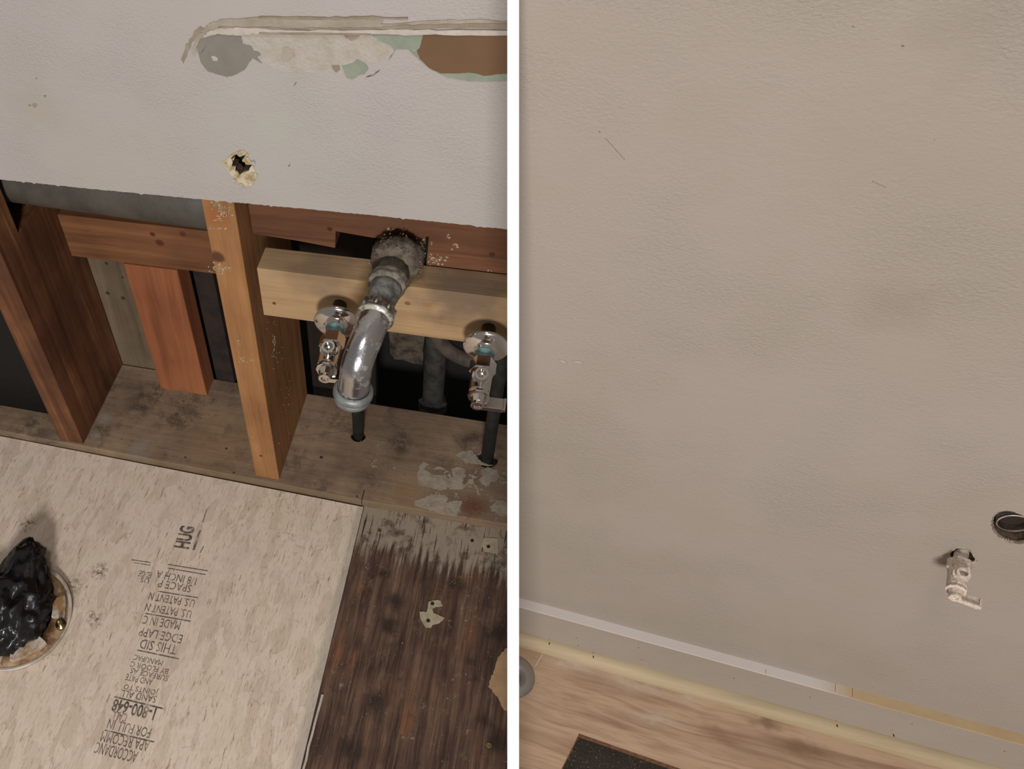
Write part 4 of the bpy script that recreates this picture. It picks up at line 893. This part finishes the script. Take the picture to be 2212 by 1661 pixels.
# crust on the hub
R = random.Random(12); bm = bmesh.new()
for k in range(160):
    an = R.uniform(0.1, PI-0.1) if k < 110 else R.uniform(-0.6, 0.3); yy_ = R.uniform(-0.002, 0.045)
    c0 = Vector((0.1630+math.cos(an)*0.0262, yy_*0.6+0.000, HZ+math.sin(an)*0.0262)); s = R.uniform(0.0005, 0.0014)
    vs = [bm.verts.new(c0+Vector((R.uniform(-1, 1), R.uniform(-1, 1), R.uniform(-1, 1)))*s) for _ in range(6)]
    try: bmesh.ops.convex_hull(bm, input=vs)
    except Exception: pass
link('mortar_crust', bm, plain('hub_crust', (140, 126, 106), 0.9, var=(100, 86, 68), sc=300), dr)['kind'] = 'stuff'

# ================================================================ STAMPED LETTERING ON THE STRAND BOARD
a = M('grey_stamp_ink', 0.8, spec=0.1); a.base((112, 103, 94))
tr = a.n('ShaderNodeBsdfTransparent'); mx = a.n('ShaderNodeMixShader'); outn = a.t.nodes['Material Output']
worn = a.mr(a.noise(1.0, vec=a.map((160, 50, 160)), detail=5, rough=0.7), 0.30, 0.72, 0.80, 0.05)
a.l(worn, mx.inputs[0]); a.l(tr.outputs[0], mx.inputs[1]); a.l(a.b.outputs[0], mx.inputs[2]); a.l(mx.outputs[0], outn.inputs[0])
m_ink = a.m
def stamp_text(txt, start, end, hpx, bold=0.0, name='stamped_text'):
    cu = bpy.data.curves.new('t', 'FONT'); cu.body = txt; cu.size = 1.0; cu.offset = 0.0+bold; cu.resolution_u = 2
    ob = bpy.data.objects.new('t', cu); COL.objects.link(ob); bpy.context.view_layer.update()
    me = bpy.data.meshes.new_from_object(ob.evaluated_get(bpy.context.evaluated_depsgraph_get()))
    bpy.data.objects.remove(ob); xs = [v.co.x for v in me.vertices]; ys = [v.co.y for v in me.vertices]
    x0, x1, y0, y1 = min(xs), max(xs), min(ys), max(ys)
    A = hit(start[0], start[1], 'z', 0.00025); B = hit(end[0], end[1], 'z', 0.00025); ux = (B-A); Lx = ux.length; ux.normalize(); uy = ZU.cross(ux)
    hh = hpx*0.00080
    bm = bmesh.new(); bm.from_mesh(me); bpy.data.meshes.remove(me)
    for v in bm.verts: v.co = A+ux*((v.co.x-x0)/(x1-x0)*Lx)+uy*(((v.co.y-y0)/(y1-y0)-0.5)*hh)
    e = bm.faces[:]
    r = bmesh.ops.extrude_face_region(bm, geom=e); bmesh.ops.translate(bm, verts=[g for g in r['geom'] if isinstance(g, bmesh.types.BMVert)], vec=(0, 0, -0.0002))
    link(name, bm, m_ink, osb)
for t, s, e, h in [("1/8 INCH A", (424,1256), (338,1240), 14), ("SPACE P", (413,1272), (342,1260), 14), ("U.S. PATENT N", (420,1304), (322,1287), 14), ("U.S. PATENT N", (413,1327), (314,1311), 14),
    ("MADE IN C", (389,1352), (309,1338), 15), ("EDGE LAPP", (393,1381), (301,1364), 15), ("THIS SID", (381,1404), (303,1390), 16), ("MANUFAC", (351,1433), (289,1419), 9), ("BY FLOOR C", (363,1451), (282,1434), 9),
    ("SURFACE AS", (363,1466), (282,1448), 9), ("AND PATE", (329,1474), (272,1462), 10), ("JOINTS TO", (342,1495), (268,1481), 11), ("SAND ALL", (337,1511), (262,1497), 11), ("1-800-648", (335,1543), (243,1522), 20),
    ("CALL", (274,1551), (243,1545), 13), ("FOR FULL IN", (325,1584), (233,1563), 15), ("APA RECOMM", (322,1612), (219,1590), 16), ("ACCORDANC", (296,1636), (206,1614), 17),
    ("EDGE", (327,1243), (300,1238), 11), ("US", (322,1255), (304,1252), 9)]:
    stamp_text(t, s, e, h, 0.02 if h > 18 else 0.0)
def bar(p, q, w, name='stamped_rule'):
    A = hit(p[0], p[1], 'z', 0.00025); B = hit(q[0], q[1], 'z', 0.00025); u = (B-A).normalized(); n = ZU.cross(u)*w/2; bm = bmesh.new()
    prism(bm, [A-n, B-n, B+n, A+n], (0, 0, -0.0002)); link(name, bm, m_ink, osb)
for p, q, w in [((449,1233),(362,1219),0.0014), ((444,1241),(362,1227),0.0014), ((427,1291),(341,1277),0.0015), ((412,1342),(314,1325),0.0015), ((386,1423),(296,1404),0.0016), ((354,1531),(247,1505),0.002), ((334,1603),(226,1577),0.0016), ((325,1215),(284,1209),0.0012), ((325,1221),(288,1215),0.001), ((432,1145),(418,1188),0.0034), ((446,1100),(438,1128),0.0012), ((440,1180),(432,1194),0.0012)]:
    bar(p, q, w)
# big stencilled letters, read from the bottom up
def stamp_big(txt, a0, a1, wpx):
    cu = bpy.data.curves.new('t', 'FONT'); cu.body = txt; cu.offset = 0.035; cu.resolution_u = 3
    ob = bpy.data.objects.new('t', cu); COL.objects.link(ob); bpy.context.view_layer.update()
    me = bpy.data.meshes.new_from_object(ob.evaluated_get(bpy.context.evaluated_depsgraph_get())); bpy.data.objects.remove(ob)
    xs = [v.co.x for v in me.vertices]; ys = [v.co.y for v in me.vertices]; x0, x1, y0, y1 = min(xs), max(xs), min(ys), max(ys)
    A = hit(a0[0], a0[1], 'z', 0.00025); B = hit(a1[0], a1[1], 'z', 0.00025); ux = B-A; Lx = ux.length; ux.normalize(); uy = ZU.cross(ux)
    bm = bmesh.new(); bm.from_mesh(me); bpy.data.meshes.remove(me)
    for v in bm.verts: v.co = A+ux*((v.co.x-x0)/(x1-x0)*Lx)+uy*(((v.co.y-y0)/(y1-y0)-0.5)*wpx*0.00066)
    r = bmesh.ops.extrude_face_region(bm, geom=bm.faces[:]); bmesh.ops.translate(bm, verts=[g for g in r['geom'] if isinstance(g, bmesh.types.BMVert)], vec=(0, 0, -0.0002))
    link('stamped_letters', bm, m_ink, osb)
stamp_big('HUG', (392, 1184), (406, 1137), 33)
